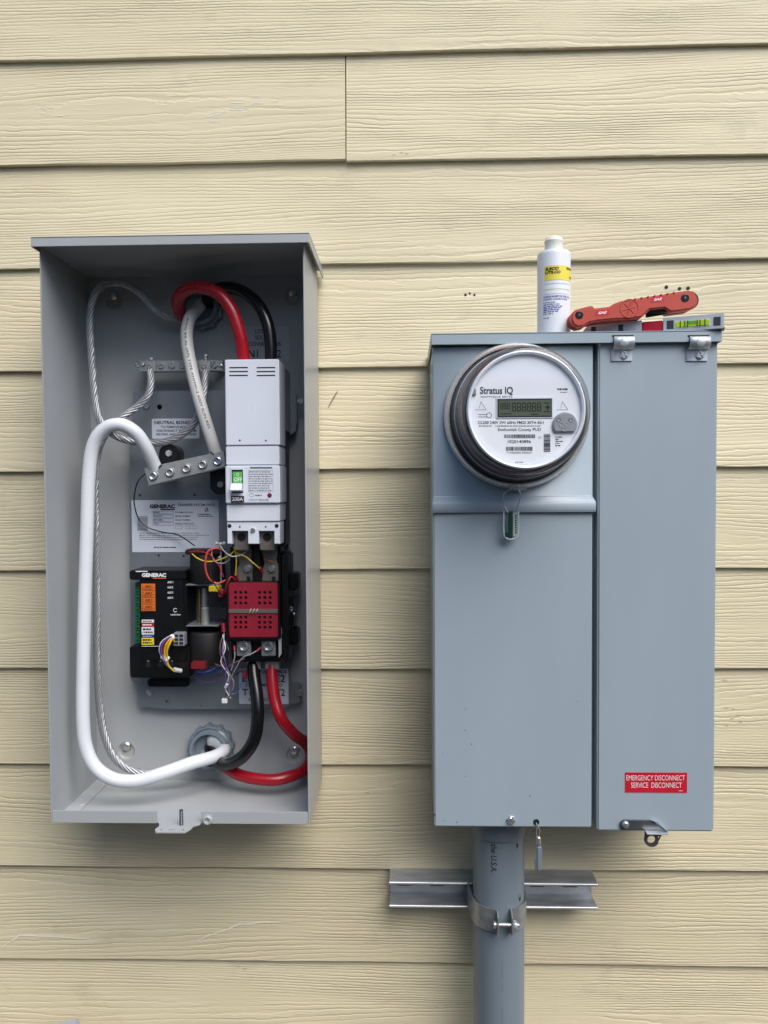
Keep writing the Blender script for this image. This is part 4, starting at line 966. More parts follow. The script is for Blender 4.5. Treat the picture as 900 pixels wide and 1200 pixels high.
# latch lever
yl = YX-0.0045
pts = [(727, 966.5), (727.8, 963), (731, 961), (763, 961.4), (777.5, 972.4), (732, 972.8), (728.6, 970.6)]
lat = obj('latch', G().prism(pp(pts, yl), yl, yl+0.002, 0.0006, 2), mat('latch_steel', (132, 134, 138), 0.34, 0.85, 0.08, 60, 0.15, 500), mbox)
a_, b_, c_, d_ = at(763, 961.4, yl), at(777.5, 972.6, yl), at(781.5, 973, yl), at(768, 961.2, yl)
obj('latch_fold', G().poly([a_, b_, c_+Vector((0, -.006, 0)), d_+Vector((0, -.006, 0)), a_+Vector((0, .0018, 0)), b_+Vector((0, .0018, 0)), c_+Vector((0.0012, -.0048, 0)), d_+Vector((.0012, -.0048, 0))], [(0, 1, 2, 3), (4, 7, 6, 5), (0, 3, 7, 4), (1, 5, 6, 2), (0, 4, 5, 1), (2, 6, 7, 3)]), CHROME, lat)
screw(lat, 733.2, 966.6, yl-0.001, 0.0046, 'dome', CHROME)
zz = Z(765, 973.6, yl)
obj('latch_shelf', G().box(X(755.5, 972, yl), X(781, 972, yl), yl-0.010, yl+0.010, zz-0.0012, zz+0.0006, 0.0005), MATS['clip_zinc'], lat)
pts = [(755.5, 975.5), (776.5, 975.5), (775, 979.5), (771.2, 987)]+[(764+9.2*math.cos(R(t_)), 983.5+9.2*math.sin(R(t_))) for t_ in (35, 60, 85, 110, 135, 160, 185, 205)]
ring = obj('hasp_ring', G().prism(pp(pts, yl), yl-0.0005, yl+0.0015, 0.0004, 1), MATS['latch_steel'], lat)
c = at(763.2, 983.8, yl); c2 = at(772, 981, yl)
boolean(ring, G().cyl((c.x, yl-.02, c.z), (c.x, yl+.02, c.z), 0.0052, 24).cyl((c2.x, yl-.02, c2.z), (c2.x, yl+.02, c2.z), 0.0012, 12))
screw(mbox, 599, 961.6, YX-0.0012, 0.0060, 'slot', CHROME, rot=1.2)
hole(mbox, 628.6, 963.4, YX-0.0003, 0.0040)
for px, py, r_ in ((509.6, 954.6, 0.9), (535.5, 963.6, 0.6), (519.5, 961.6, 0.45), (545, 856, 0.5), (621, 933, 0.55), (552.5, 872, 0.5), (545.5, 831, 0.45), (519, 883, 0.4), (545, 910, 0.4), (676, 822, 0.4), (825, 775, 0.5), (770, 706, 0.35), (562, 742, 0.3)):
    hole(mbox, px, py, YX+0.0001, r_*S(YX), 'paint_chip')

# barrel seal on its wire
bs = thing('barrel_seal', 'small blue grey barrel seal hanging on a wire below the meter box cover', 'seal', at(631, 1018, YX-0.004))
obj('seal_wire', G().tube(catmull([at(628.4, 963, YX+0.002), at(628.8, 966, YX-0.004), at(632.2, 973, YX-0.005), at(631, 982, YX-0.004), at(628.6, 978, YX-0.003), at(629, 968, YX-0.003), at(628.6, 963.5, YX+0.002)], 8), 0.0007, 8), CHROME, bs)
obj('barrel', G().box(X(628, 1000, YX), X(634.2, 1000, YX), YX-0.0065, YX-0.0015, Z(631, 1018, YX), Z(631, 989.5, YX), 0.0014, 3), mat('seal_blue', (112, 124, 134), 0.4), bs)
obj('barrel_head', G().cyl(at(631.2, 990, YX-.004), at(631.2, 980.5, YX-.004), 0.0030, 14, bev=0.0008), CHROME, bs)
obj('seal_strip', G().box(X(626.4, 1000, YX), X(627.6, 1000, YX), YX-0.005, YX-0.003, Z(627, 1017, YX), Z(627, 1004, YX), 0.0004), CHROME, bs)

# ================================================================== ELECTRIC METER
mc = at(605.2, 487.6, YX-0.004); AX = (0, -1, 0)
met = thing('electric_meter', 'round glass electric meter with a digital display on the blue grey box', 'electric meter', (mc.x, YX, mc.z-0.094))
mo = (mc.x, YX, mc.z)
obj('locking_ring', G().lathe(mo, AX, [(0.0915, 0.0), (0.0942, 0.001), (0.0945, 0.005), (0.0925, 0.0125), (0.0895, 0.0160), (0.0875, 0.0150), (0.0868, 0.010), (0.0868, 0.001)], 96), mat('ring_steel', (224, 224, 222), 0.26, 0.6, 0.04, 60, 0.05, 300), met)
obj('base_disc', G().lathe(mo, AX, [(0.0866, 0.001), (0.0866, 0.012), (0.0830, 0.014), (0.0810, 0.014), (0, 0.0135)], 72), MBASE, met)
obj('ring_lock', G().box(mc.x-0.010, mc.x+0.012, YX-0.014, YX-0.003, mc.z-0.0965, mc.z-0.0925, 0.0015, 3), MATS['ring_steel'], met)
obj('inner_housing', G().lathe(mo, AX, [(0.0745, 0.014), (0.0740, 0.030), (0.0700, 0.032), (0.0690, 0.064), (0.0660, 0.066), (0, 0.066)], 72), mat('meter_inner', (84, 89, 97), 0.45), met)
obj('copper_band', G().lathe(mo, AX, [(0.0752, 0.022), (0.0768, 0.024), (0.0768, 0.0275), (0.0752, 0.0295)], 72, close=True), COPPER, met)
obj('grey_band', G().lathe(mo, AX, [(0.0705, 0.040), (0.0722, 0.042), (0.0722, 0.050), (0.0705, 0.052)], 72, close=True), mat('band_grey', (98, 104, 112), 0.4), met)
yfp = YX-0.0800                 # face plate plane
HF = -(yfp-YX)
fp = obj('face_plate', G().lathe(mo, AX, [(0.0665, HF-0.012), (0.0672, HF-0.002), (0.0668, HF), (0, HF)], 96), FACE, met)
obj('cover_rim', G().lathe(mo, AX, [(0.0674, HF-0.004), (0.0700, HF-0.001), (0.0708, HF+0.0035), (0.0690, HF+0.0058), (0.0668, HF+0.0045), (0.0660, HF+0.0006), (0.0668, HF-0.003)], 96, close=True), mat('rim_white', (226, 230, 236), 0.26, 0, 0.02, 20, coat=0.5), met)
obj('glass_cover', G().lathe(mo, AX, [(0.0858, 0.0142), (0.0840, 0.0160), (0.0825, 0.030), (0.0812, 0.034), (0.0795, 0.060), (0.0770, 0.082), (0.0750, 0.0900), (0.0715, 0.0935), (0.0660, 0.0948), (0.050, 0.0962), (0.030, 0.0972), (0.012, 0.0977), (0, 0.0978)], 96), GLASS, met, sharp=60)
for r_, h_ in ((0.0815, 0.033),):
    obj('glass_highlight', G().lathe(mo, AX, [(r_, h_-0.0007), (r_+0.0008, h_), (r_, h_+0.0007)], 96), mat('glass_highlight_pale', (188, 194, 200), 0.2, 0, 0.02, 20, coat=0.6), met)  # pale opaque ring standing in for a highlight along the glass
YT = yfp-0.0003
fo = at(617.4, 481.6, yfp)      # where the face centre stands, for the print
dxp = mo[0]-fo.x; dzp = mo[2]-fo.z
# lower data label, cut by the face circle
pc = (mo[0], mo[2]); rad = 0.0645
zc0 = Z(617, 491.4, yfp)
pts = []
a0 = math.asin((zc0-pc[1])/rad)
for k in range(33):
    a = math.pi-a0+(math.pi+2*a0)*k/32; pts.append((pc[0]+rad*math.cos(a), pc[1]+rad*math.sin(a)))
lab = obj('data_label', G().prism(pts, yfp-0.0003, yfp+0.0002), FACEL, fp)
g = G(); yl2 = yfp-0.0006
txt(g, 'Stratus IQ', 562.6, 453.2, 601.2, 463.2, YT, 0.022)
txt(g, 'WATTHOUR METER', 563, 464.2, 601, 465.9, YT, 0.005)
fineprint(g, 653, 454.6, 665.5, 457.4, YT, 1, 0.7, 3, 0); fineprint(g, 656.5, 459.2, 665, 460, YT, 1, 0.8, 4, 0)
for px in (566.5, 662):                     # warning triangles printed on the plate
    for (p, q) in (((0, 0), (6.5, 9.6)), ((-7, 9.6), (6.5, 9.6)), ((0, 0), (-1.8, 8))):
        a = at(px-3+p[0], 470.6+p[1], YT); b = at(px-3+q[0], 470.6+q[1], YT); n_ = (b-a).normalized().cross(Vector((0, 1, 0)))*0.00018
        g.poly([a-n_, b-n_, b+n_, a+n_], [(0, 1, 2, 3)])
rect(g, 560.5, 485.4, 571, 485.9, YT); rect(g, 560.5, 488.2, 571, 488.7, YT)
for k in range(18):
    a = 2*math.pi*k/18; b = 2*math.pi*(k+1)/18
    g.poly([at(573.2+r_*math.cos(t_), 486.6+r_*math.sin(t_), YT) for r_, t_ in ((3.2, a), (3.2, b), (2.7, b), (2.7, a))], [(0, 1, 2, 3)])
obj('lettering', g, mat('meter_ink', (58, 60, 70), 0.5), fp, smooth=False)
g = G()
txt(g, 'CL200 240V 3W 60Hz FM2S 30TA Kh1', 560, 493.4, 637, 496.8, yl2, 0.012)
fineprint(g, 561, 498.6, 576, 499.7, yl2, 1, 0.8, 21, 0); fineprint(g, 580, 498.6, 634, 499.7, yl2, 1, 0.8, 22, 0)
txt(g, 'Snohomish County PUD', 583.4, 501.4, 634, 506.2, yl2, 0.005)
barcode(g, 591, 509, 627, 513.4, yl2, 31); txt(g, '1020140896', 595, 515.6, 622.2, 519.2, yl2, 0.012)
barcode(g, 593, 523.4, 624, 528.2, yl2, 32); txt(g, '*1N6028139022*', 593.5, 529.4, 623.5, 531.4, yl2, 0.005)
barcode(g, 637.2, 508.6, 645, 530, yl2, 33, True); fineprint(g, 603.5, 541, 613, 542.2, yl2, 1, 0.8, 24, 0)
fineprint(g, 650.6, 511, 659.5, 523.5, yl2, 5, 0.5, 26, 0.5)
txt(g, 'FCC', 631, 511.6, 635, 513.8, yl2, 0.0)
obj('lettering', g, mat('label_ink', (48, 50, 60), 0.5), lab, smooth=False)
bz = obj('display_bezel', pbox(G(), 581.4, 465.6, 648.4, 490.4, yfp-0.0012, yfp+0.0005, 0.0005), WHITEP, fp)
lc = obj('display', pbox(G(), 583, 467.2, 646.8, 488.8, yfp-0.0016, yfp-0.0005, 0.0002), LCDB, fp)
obj('screen', pbox(G(), 584.6, 469.0, 645.4, 487.4, yfp-0.0019, yfp-0.001), LCD, lc)
g = G(); yd = yfp-0.0022
def seg7(px, py, w, h, t):
    rect(g, px+t*.6, py, px+w-t*.6, py+t, yd); rect(g, px+t*.6, py+h/2-t/2, px+w-t*.6, py+h/2+t/2, yd); rect(g, px+t*.6, py+h-t, px+w-t*.6, py+h, yd)
    for xx in (px, px+w-t):
        rect(g, xx, py+t*.8, xx+t, py+h/2-t*.4, yd); rect(g, xx, py+h/2+t*.4, xx+t, py+h-t*.8, yd)
for i in range(3): seg7(586.4+i*3.9, 471.8, 3.0, 7.6, 0.7)
for i in range(6): seg7(600.0+i*5.9, 471.6, 4.7, 10.4, 1.0)
rect(g, 639.5, 476.2, 644.2, 477.8, yd); rect(g, 641.1, 474.2, 642.6, 480.6, yd); fineprint(g, 637, 471.2, 644, 473, yd, 1, 0.7, 2, 0); fineprint(g, 637, 481.4, 644, 483, yd, 1, 0.7, 5, 0)
fineprint(g, 586.5, 484.0, 600, 485.6, yd, 1, 0.6, 8, 0); rect(g, 622, 484.8, 631, 485.6, yd)
obj('segments', g, mat('lcd_segment', (14, 16, 14), 0.6), lc, smooth=False)
# optical port
pts = []
oc = at(661.4, 497.8, yfp); orad = 14.2*S(yfp)
for k in range(30):
    a = R(-38)+R(256)*k/29; pts.append((oc.x+orad*math.cos(a), oc.z+orad*math.sin(a)))
op = obj('optical_port', G().prism(pts, yfp-0.0045, yfp, 0.0014, 3), mat('port_grey', (160, 164, 170), 0.32, 0.3), fp)
for a, b, r_ in ((654.8, 491.6, 2.6), (669, 492, 2.6), (658, 497.6, 2.7), (664.4, 497.4, 2.7), (661, 503, 2.6)):
    c = at(a, b, yfp-0.0045)
    obj('port_lens', G().lathe(c, AX, [(r_*S(yfp), -0.0002), (r_*S(yfp), 0.0005), (r_*S(yfp)*.7, 0.0005), (r_*S(yfp)*.5, -0.0003), (0, -0.0003)], 16), CHROME if b < 495 else DULLMET, op)
screw(fp, 613.8, 548.6, yfp-0.0012, 0.0024, 'phillips', CHROME)
hole(fp, 610.4, 548.2, yfp-0.0004, 0.0016)
for px, py, rot in ((555.6, 459.5, 0.5), (677.5, 452, -0.6)):
    c = at(px, py, yfp)
    obj('cover_clip', G().box(c.x-0.0022, c.x+0.0022, yfp-0.003, yfp+0.004, c.z-0.004, c.z+0.004, 0.0008, 2), GREYP if px < 600 else STICKW, met)

# green seal under the meter
gs_ = thing('seal_tag', 'clear plastic seal with a dark green centre hanging under the round meter', 'seal', at(599, 632, YX-0.016))
obj('seal_wire', G().tube(catmull([at(595.5, 601, YX-0.014), at(591, 592, YX-0.015), at(589.5, 583, YX-0.016), at(592.5, 576.5, YX-0.016), at(601, 573.5, YX-0.014), at(608.6, 575.5, YX-0.016), at(609.6, 583, YX-0.016), at(607, 592, YX-0.015), at(603.5, 601, YX-0.014)], 8), 0.0007, 8), CHROME, gs_)
sx0, sx1, sz0, sz1 = X(589.8, 616, YX-.014), X(608.4, 616, YX-.014), Z(599, 632.6, YX-.014), Z(599, 598.6, YX-.014)
obj('tag_body', G().prism([p for p in rrect(sx0, sx1, sz0, sz1, 0.0075, 6)], YX-0.016, YX-0.0095, 0.0008, 2), CLEAR, gs_)
obj('tag_edge', G().tube(catmull([Vector((sx0+.0008, YX-0.0125, sz1-.001)), Vector((sx0+.0008, YX-0.0125, sz0+.009)), Vector((sx0+.004, YX-0.0125, sz0+.0024)), Vector(((sx0+sx1)/2, YX-0.0125, sz0+.0008)), Vector((sx1-.004, YX-0.0125, sz0+.0024)), Vector((sx1-.0008, YX-0.0125, sz0+.009)), Vector((sx1-.0008, YX-0.0125, sz1-.001))], 6), 0.0010, 8), mat('clear_edge', (196, 206, 208), 0.25), gs_)
gx0, gx1 = X(595.8, 616, YX-.013), X(600.6, 616, YX-.013)
obj('green_insert', G().box(gx0, gx1, YX-0.0145, YX-0.0115, sz0+0.002, sz1-0.001, 0.0006), TAGGREEN, gs_)
obj('green_foot', G().box(gx0-0.005, gx0-0.0003, YX-0.0140, YX-0.0118, sz0+0.003, sz0+0.0095, 0.0008), TAGGREEN, gs_)
obj('grey_insert', G().box(gx1+.0003, gx1+0.0062, YX-0.0140, YX-0.0118, sz0+0.004, sz1-0.002, 0.0006), mat('tag_grey', (176, 184, 184), 0.4), gs_)
g = G()
for k in range(8): rect(g, 603.6, 603+k*2.9, 605.6, 604.8+k*2.9, YX-0.0143)
obj('serial_print', g, INK, gs_, smooth=False)

# ================================================================== CONDUIT, STRUT, CLAMP
YPC = -0.076; PR = 0.0365
pcx = X(584.4, 1080, YPC)
pipe = thing('conduit_pipe', 'thick grey plastic conduit pipe rising from below into the meter box', 'conduit', (pcx, YPC, 0))
zcol = Z(584, 988.5, YPC-PR-0.004)
pb = obj('pipe', G().lathe((pcx, YPC, 0.0), (0, 0, 1), [(PR, 0.0), (PR, 0.3), (PR, 0.6), (PR, zcol+0.02)], 64), PVC, pipe)
obj('adapter_collar', G().lathe((pcx, YPC, zcol), (0, 0, 1), [(PR+0.0004, 0), (PR+0.0030, 0.0004), (PR+0.0038, 0.0015), (PR+0.0042, 0.02), (PR+0.0044, mz0-zcol)], 64), PVC, pipe)
def on_pipe(g, s, ang, z0, z1, w_, bold=0.0, shear=0.0):
    """lettering that reads downward along the pipe"""
    vs, fs = glyphs(s, bold, shear)
    g.poly([(pcx+math.sin(ang+(v-0.5)*w_/PR)*(PR+0.0002), YPC-math.cos(ang+(v-0.5)*w_/PR)*(PR+0.0002), z0+(z1-z0)*u) for u, v in vs], fs)
g = G(); on_pipe(g, 'the U.S.A.', R(-17), Z(575, 989.5, -0.112), Z(575, 1023, -0.112), 0.0085, 0.012, 0.15)
obj('lettering', g, INK, pb, smooth=False)
g = G(); on_pipe(g, ')', R(47), Z(609, 1048, -0.104), Z(609, 1058, -0.104), 0.006, 0.01); on_pipe(g, '-', R(38), Z(606, 988, -0.104), Z(606, 993, -0.104), 0.003, 0.01)
obj('scribble', g, INK, pb, smooth=False)
for k, (z_, l_) in enumerate(((1125, 22), (1152, 10), (1180, 24))):
    za, zb2 = Z(584, z_, -0.112), Z(584, z_+l_, -0.112)
    obj('scuff', G().poly([(pcx+math.sin(a)*(PR+.00015), YPC-math.cos(a)*(PR+.00015), z) for z in (za, zb2) for a in (0.0, 0.018)], [(0, 1, 3, 2)]), mat('scuff_grey', (92, 98, 108), 0.6), pb, smooth=False)

YST = -0.041
sx0, sx1 = X(456.3, 1045, YST), X(700.4, 1045, YST)
sz1, sz0 = Z(578, 1034.2, YST), Z(578, 1065.0, YST)
strut = thing('strut_channel', 'short length of steel strut channel fixed level across the siding behind the pipe', 'strut channel', ((sx0+sx1)/2, 0, sz0))
t_ = 0.0024; lip = 0.0046; rl = 0.0055
rc = 0.0024
sec = [(0.0, sz0)]+[(YST+rc-rc*math.sin(R(k*22.5)), sz0+rc-rc*math.cos(R(k*22.5))) for k in range(5)]+[(YST, sz0+lip), (YST+rl, sz0+lip), (YST+rl, sz0+lip-t_*.8), (YST+t_, sz0+lip-t_*.8), (YST+t_, sz0+t_), (-t_, sz0+t_),
       (-t_, sz1-t_), (YST+t_, sz1-t_), (YST+t_, sz1-lip+t_*.8), (YST+rl, sz1-lip+t_*.8), (YST+rl, sz1-lip), (YST, sz1-lip)]+[(YST+rc-rc*math.cos(R(k*22.5)), sz1-rc+rc*math.sin(R(k*22.5))) for k in range(5)]+[(0.0, sz1)]
n = len(sec); g = G()
g.poly([(x, y, z) for x in (sx0, sx1) for y, z in sec], [(i, (i+1) % n, (i+1) % n+n, i+n) for i in range(n)]+[tuple(range(n)), tuple(range(2*n-1, n-1, -1))])
bmesh.ops.recalc_face_normals(g.bm, faces=g.bm.faces)
chn = obj('channel', g, STRUT, strut, sharp=30)
for z_ in (sz1-0.0022, sz0+0.0024): obj('lip_highlight', G().tube([Vector((sx0, YST+0.0010, z_)), Vector((sx1, YST+0.0010, z_))], 0.0023, 12), mat('lip_highlight_metal', (214, 216, 218), 0.32, 0.55, 0.08, 60), strut)  # bright tubes added to draw highlight lines along the channel lips
g = G(); zm = (sz0+sz1)/2
for k in range(6):                          # long slots through the back of the channel
    xx = sx0+0.022+k*0.0508
    g.prism(rrect(xx-0.0145, xx+0.0145, zm-0.006, zm+0.006, 0.0058, 5), -0.0034, -0.0022)
for k in range(6):
    xx = sx0+0.022+k*0.0508
    obj('slot', G().prism(rrect(xx-0.0145, xx+0.0145, zm-0.0065, zm+0.0065, 0.0062, 5), -t_-0.0003, -0.001), mat('slot_dark', (96, 92, 80), 0.7), strut)
g.bm.free()

clamp = thing('pipe_clamp', 'two piece galvanised strap clamp bolted around the grey conduit pipe', 'pipe clamp', (pcx, YPC, Z(584, 1090, -0.112)))
zc1, zc0_ = Z(584, 1065, YPC-PR), Z(584, 1092, YPC-PR)
def strap(sgn):
    """half band round the pipe ending in a forward ear"""
    path = []
    path.append((pcx+sgn*(PR+0.004), YST+0.004)); path.append((pcx+sgn*(PR+0.0022), YPC+0.018))
    for k in range(17):
        a = R(88-k*4.5); path.append((pcx+sgn*(PR+0.0010)*math.sin(a), YPC-(PR+0.0010)*math.cos(a)))
    ex = path[-1][0]; ey = path[-1][1]
    ex2 = pcx+0.003+sgn*0.0088
    path += [(ex2, ey-0.0015), (ex2, ey-0.006), (ex2, ey-0.0175)]
    n = len(path); g = G(); vs = []
    th = 0.0019
    for i, (x, y) in enumerate(path):
        p0 = Vector(path[max(i-1, 0)]); p1 = Vector(path[min(i+1, n-1)]); d = (p1-p0).normalized(); nn = Vector((d.y, -d.x))*(-sgn)
        if i >= n-2: nn = Vector((sgn, 0))
        za, zb2 = zc0_, zc1
        if i == n-1: za += 0.004; zb2 -= 0.004
        for q in (0, th):
            for z in (za, zb2): vs.append((x+nn.x*q, y+nn.y*q, z))
    fs = []
    for i in range(n-1):
        a, b = i*4, (i+1)*4
        fs += [(a, a+1, b+1, b), (a+2, b+2, b+3, a+3), (a, b, b+2, a+2), (a+1, a+3, b+3, b+1)]
    fs += [(0, 2, 3, 1), ((n-1)*4, (n-1)*4+1, (n-1)*4+3, (n-1)*4+2)]
    g.poly(vs, fs); bmesh.ops.recalc_face_normals(g.bm, faces=g.bm.faces)
    return g, ex2, ey
for sgn in (-1, 1):
    g, ex2, ey = strap(sgn); obj('strap', g, GALV, clamp, sharp=40)
zb_ = (zc1+zc0_)/2; by = ey-0.0115; mid = pcx+0.003
bolt = obj('bolt', G().cyl((mid-0.0165, by, zb_), (mid+0.0195, by, zb_), 0.0027, 12, bev=0.0005), CHROME, clamp)
def hexx(x0, x1, r_):
    g = G(); ps = [(by+r_*math.cos(R(60*i+15)), zb_+r_*math.sin(R(60*i+15))) for i in range(6)]
    g.poly([(x, y, z) for x in (x0, x1) for y, z in ps], [(i, (i+1) % 6, (i+1) % 6+6, i+6) for i in range(6)]+[tuple(range(5, -1, -1)), tuple(range(6, 12))])
    bmesh.ops.recalc_face_normals(g.bm, faces=g.bm.faces); bmesh.ops.bevel(g.bm, geom=g.bm.edges[:], offset=0.0005, segments=1, affect='EDGES'); return g
obj('nut', hexx(mid+0.0112, mid+0.0165, 0.0062), MATS['clip_zinc'], clamp)
obj('bolt_head', G().cyl((mid-0.0160, by, zb_), (mid-0.0115, by, zb_), 0.0052, 16, bev=0.0012), CHROME, clamp)

# ================================================================== THINGS LEFT ON TOP OF THE METER BOX
ZT = kz1
# bottle
YBo = -0.118
bx_ = X(649, 340, YBo); br = 18.9*S(YBo)
bot = thing('compound_bottle', 'white plastic squeeze bottle with a yellow label standing on the meter box', 'bottle', (bx_, YBo, ZT))
zsh = Z(649, 294.5, YBo-br*0.5); ztp = Z(649, 279, YBo)
obj('bottle_body', G().lathe((bx_, YBo, ZT), (0, 0, 1), [(0, 0.0005), (br*0.93, 0.0), (br, 0.002), (br, zsh-ZT-0.004), (br*0.985, zsh-ZT-0.0015), (br*0.93, zsh-ZT+0.0008), (br*0.62, zsh-ZT+0.002), (br*0.56, zsh-ZT+0.003)], 56), BOTTLE, bot)
h0 = zsh-ZT+0.002; h1 = ztp-ZT
obj('bottle_cap', G().lathe((bx_, YBo, ZT), (0, 0, 1), [(br*0.55, h0), (br*0.55, h0+(h1-h0)*0.60), (br*0.575, h0+(h1-h0)*0.66), (br*0.575, h0+(h1-h0)*0.76), (br*0.54, h0+(h1-h0)*0.80), (br*0.50, h0+(h1-h0)*0.95), (br*0.44, h1), (0, h1)], 40), CAPW, bot)
def on_bottle(g, px0, py0, px1, py1, vsfs=None, dr=0.00025, nseg=14):
    """print wrapped on the bottle, given where it faces the viewer"""
    def pt(u, v):
        pa = max(-0.985, min(0.985, (px0+(px1-px0)*u-649)/18.9)); a = math.asin(pa)
        return Vector((bx_+(br+dr)*math.sin(a), YBo-(br+dr)*math.cos(a), Z(649, py1+(py0-py1)*v, YBo-br*0.9)))
    if vsfs is None:
        vs = [pt(i/nseg, j) for j in (0, 1) for i in range(nseg+1)]
        g.poly(vs, [(i, i+1, i+nseg+2, i+nseg+1) for i in range(nseg)])
    else: g.poly([pt(u, v) for u, v in vsfs[0]], vsfs[1])
g = G(); on_bottle(g, 636, 311.4, 667.6, 328.4)
lbl = obj('yellow_label', g, mat('label_yellow', (228, 210, 70), 0.45), bot, sharp=80)
g = G()
for s_, a, b, c_, d in (('ILSCO', 637, 313.2, 651, 316.8), ('UTILCO', 636.8, 317.6, 653, 321.0), ('DE-OX', 660, 312.8, 667, 315.4), ('8 OZ', 664, 322.6, 667.4, 325.0)):
    on_bottle(g, a, b, c_, d, glyphs(s_, 0.05, 0.15), 0.0005)
obj('lettering', g, INK, lbl, smooth=False)
g = G()
for k, y_ in enumerate((332, 338.5, 344)): on_bottle(g, 636, y_, 664, y_+0.7)
obj('label_line', g, mat('pale_olive_ink', (196, 198, 168), 0.5), bot, smooth=False)
g = G()
for s_, a, b, c_, d in (('OXIDE INHIBITOR FOR AL', 635, 346.4, 664, 348.8), ('COPPER CONNECTIONS', 635, 349.8, 661, 351.6), ('UTILCO', 635, 353.6, 647, 355.2), ('SPRINGFIELD OHIO', 635, 356.0, 652, 357.6), ('NO. DE 8', 635, 366.6, 644.5, 368.4), ('10-92', 635, 371.6, 640.6, 373.2)):
    on_bottle(g, a, b, c_, d, glyphs(s_, 0.02), 0.0003)
rr = random.Random(5)
for k in range(4):
    x_ = 635
    while x_ < 654-k*2: L_ = rr.uniform(1.4, 4); on_bottle(g, x_, 358.6+k*2, x_+L_, 359.6+k*2, None, 0.0003, 2); x_ += L_+0.8
obj('blue_print', g, BLUEI, bot, smooth=False)

# torpedo level, lying with its right end pulled towards the front
LA, LB = Vector((X(682, 380, -0.118), -0.118)), Vector((X(848.5, 380, -0.176), -0.176))
dirv = (LB-LA); LL = dirv.length; ang = math.atan2(dirv.y, dirv.x)
lev = thing('torpedo_level', 'small silver and red torpedo level with a green vial lying on the meter box', 'spirit level', (LA.x, LA.y, ZT))
ML = Matrix.Translation((LA.x, LA.y, ZT+0.0004)) @ Matrix.Rotation(ang, 4, 'Z')
LH = 0.0185; LW = 0.020
def lv(name, g, m, parent):
    bmesh.ops.transform(g.bm, matrix=ML, verts=g.bm.verts); return obj(name, g, m, parent)
s1 = LL*0.435; s2 = LL*0.585
lv('rail_end', G().prism([(0.010, 0), (s1, 0), (s1, LH), (0.014, LH), (0.006, LH*0.86), (0.0, LH*0.45), (0.002, 0.0)], 0.0, LW, 0.0008, 2), LEVSIL, lev)
lv('red_middle', G().box(s1+.0002, s2-.0002, 0.0012, LW-0.001, 0.0006, LH-0.002, 0.0008), LEVRED, lev)
rt = lv('rail_end', G().box(s2, LL, 0.0, LW, 0.0, LH+0.001, 0.0008), LEVSIL, lev)
lv('rubber_foot', G().box(LL-0.022, LL+0.001, 0.002, LW-0.002, -0.0003, 0.0028, 0.0006), BLACKP, lev)
for a in (0.012, 0.047): lv('magnet', G().box(a, a+0.0062, -0.0004, 0.002, 0.0035, LH-0.0035, 0.0003), mat('magnet_dark', (64, 68, 74), 0.4, 0.4), lev)
for a in (s2+0.0045, LL-0.0125): lv('magnet', G().box(a, a+0.0085, -0.0004, 0.002, 0.0042, LH-0.0032, 0.0003), MATS['magnet_dark'], lev)
v0, v1 = s2+0.0150, LL-0.0165; vz = LH*0.5
lv('vial_window', G().prism(rrect(v0-0.001, v1+0.001, vz-0.0052, vz+0.0052, 0.002, 4), -0.0004, 0.002), mat('window_frame', (196, 198, 176), 0.4), lev)
vt = lv('vial', G().prism(rrect(v0, v1, vz-0.0042, vz+0.0042, 0.0018, 4), -0.0012, 0.002, 0.0010, 3), VIAL, lev)
lv('bubble', G().prism(rrect((v0+v1)/2-0.0060, (v0+v1)/2+0.0058, vz-0.0012, vz+0.0036, 0.0016, 4), -0.0015, 0.0, 0.0004, 1), VIALD, vt)
for a in (0.28, 0.36, 0.64, 0.72, 0.86, 0.15): lv('vial_line', G().box(v0+(v1-v0)*a-0.0005, v0+(v1-v0)*a+0.0005, -0.0017, -0.0010, vz-0.0042, vz+0.0042), INK, vt)

# folding hex key set resting on the level
YH = -0.158
tool = thing('folding_hex_key', 'orange-red folding hex key set resting tilted across the level', 'hex key set', at(745, 388, YH))
outl = [(669.0, 374.5), (669.6, 368.0), (673.5, 363.4), (682, 360.6), (691, 358.4), (694.5, 358.2), (697, 361.2), (714, 359.2), (720, 355.6), (727, 352.8), (745, 349.8), (765, 346.6), (785, 343.2), (803, 340.4), (809, 340.2), (814.6, 343.2), (817.8, 349.0), (818.0, 354.5), (815, 359.6), (809, 362.6), (797, 364.6), (786, 365.8), (779, 361.2), (762, 362.8), (756, 368.6), (752, 372.0), (735, 373.6), (715, 374.8), (700, 376.4), (690, 378.6), (684, 382.4), (677.5, 383.4), (672, 380.4)]
tb = obj('handle', G().prism(pp(outl, YH), YH, YH+0.011, 0.0022, 3), TOOLR, tool)
obj('handle_back', G().prism(pp(outl, YH), YH+0.015, YH+0.026, 0.001, 2), TOOLR, tool)
for px, py in ((678.8, 369.2), (802.8, 349.2)):
    pv = obj('pivot_screw', G().lathe(at(px, py, YH), AX, [(0.0052, -0.001), (0.0052, 0.0004), (0.0044, 0.0008), (0.0038, 0.0002), (0.0030, 0.0002), (0.0022, 0.0008), (0.0012, -0.0004), (0, -0.0004)], 24), BLACKP, tool)
    obj('pivot_socket', G().prism([(at(px, py, YH).x+0.0019*math.cos(R(60*i)), at(px, py, YH).z+0.0019*math.sin(R(60*i))) for i in range(6)], YH-0.0010, YH), mat('pivot_steel', (88, 92, 96), 0.35, 0.8), pv)
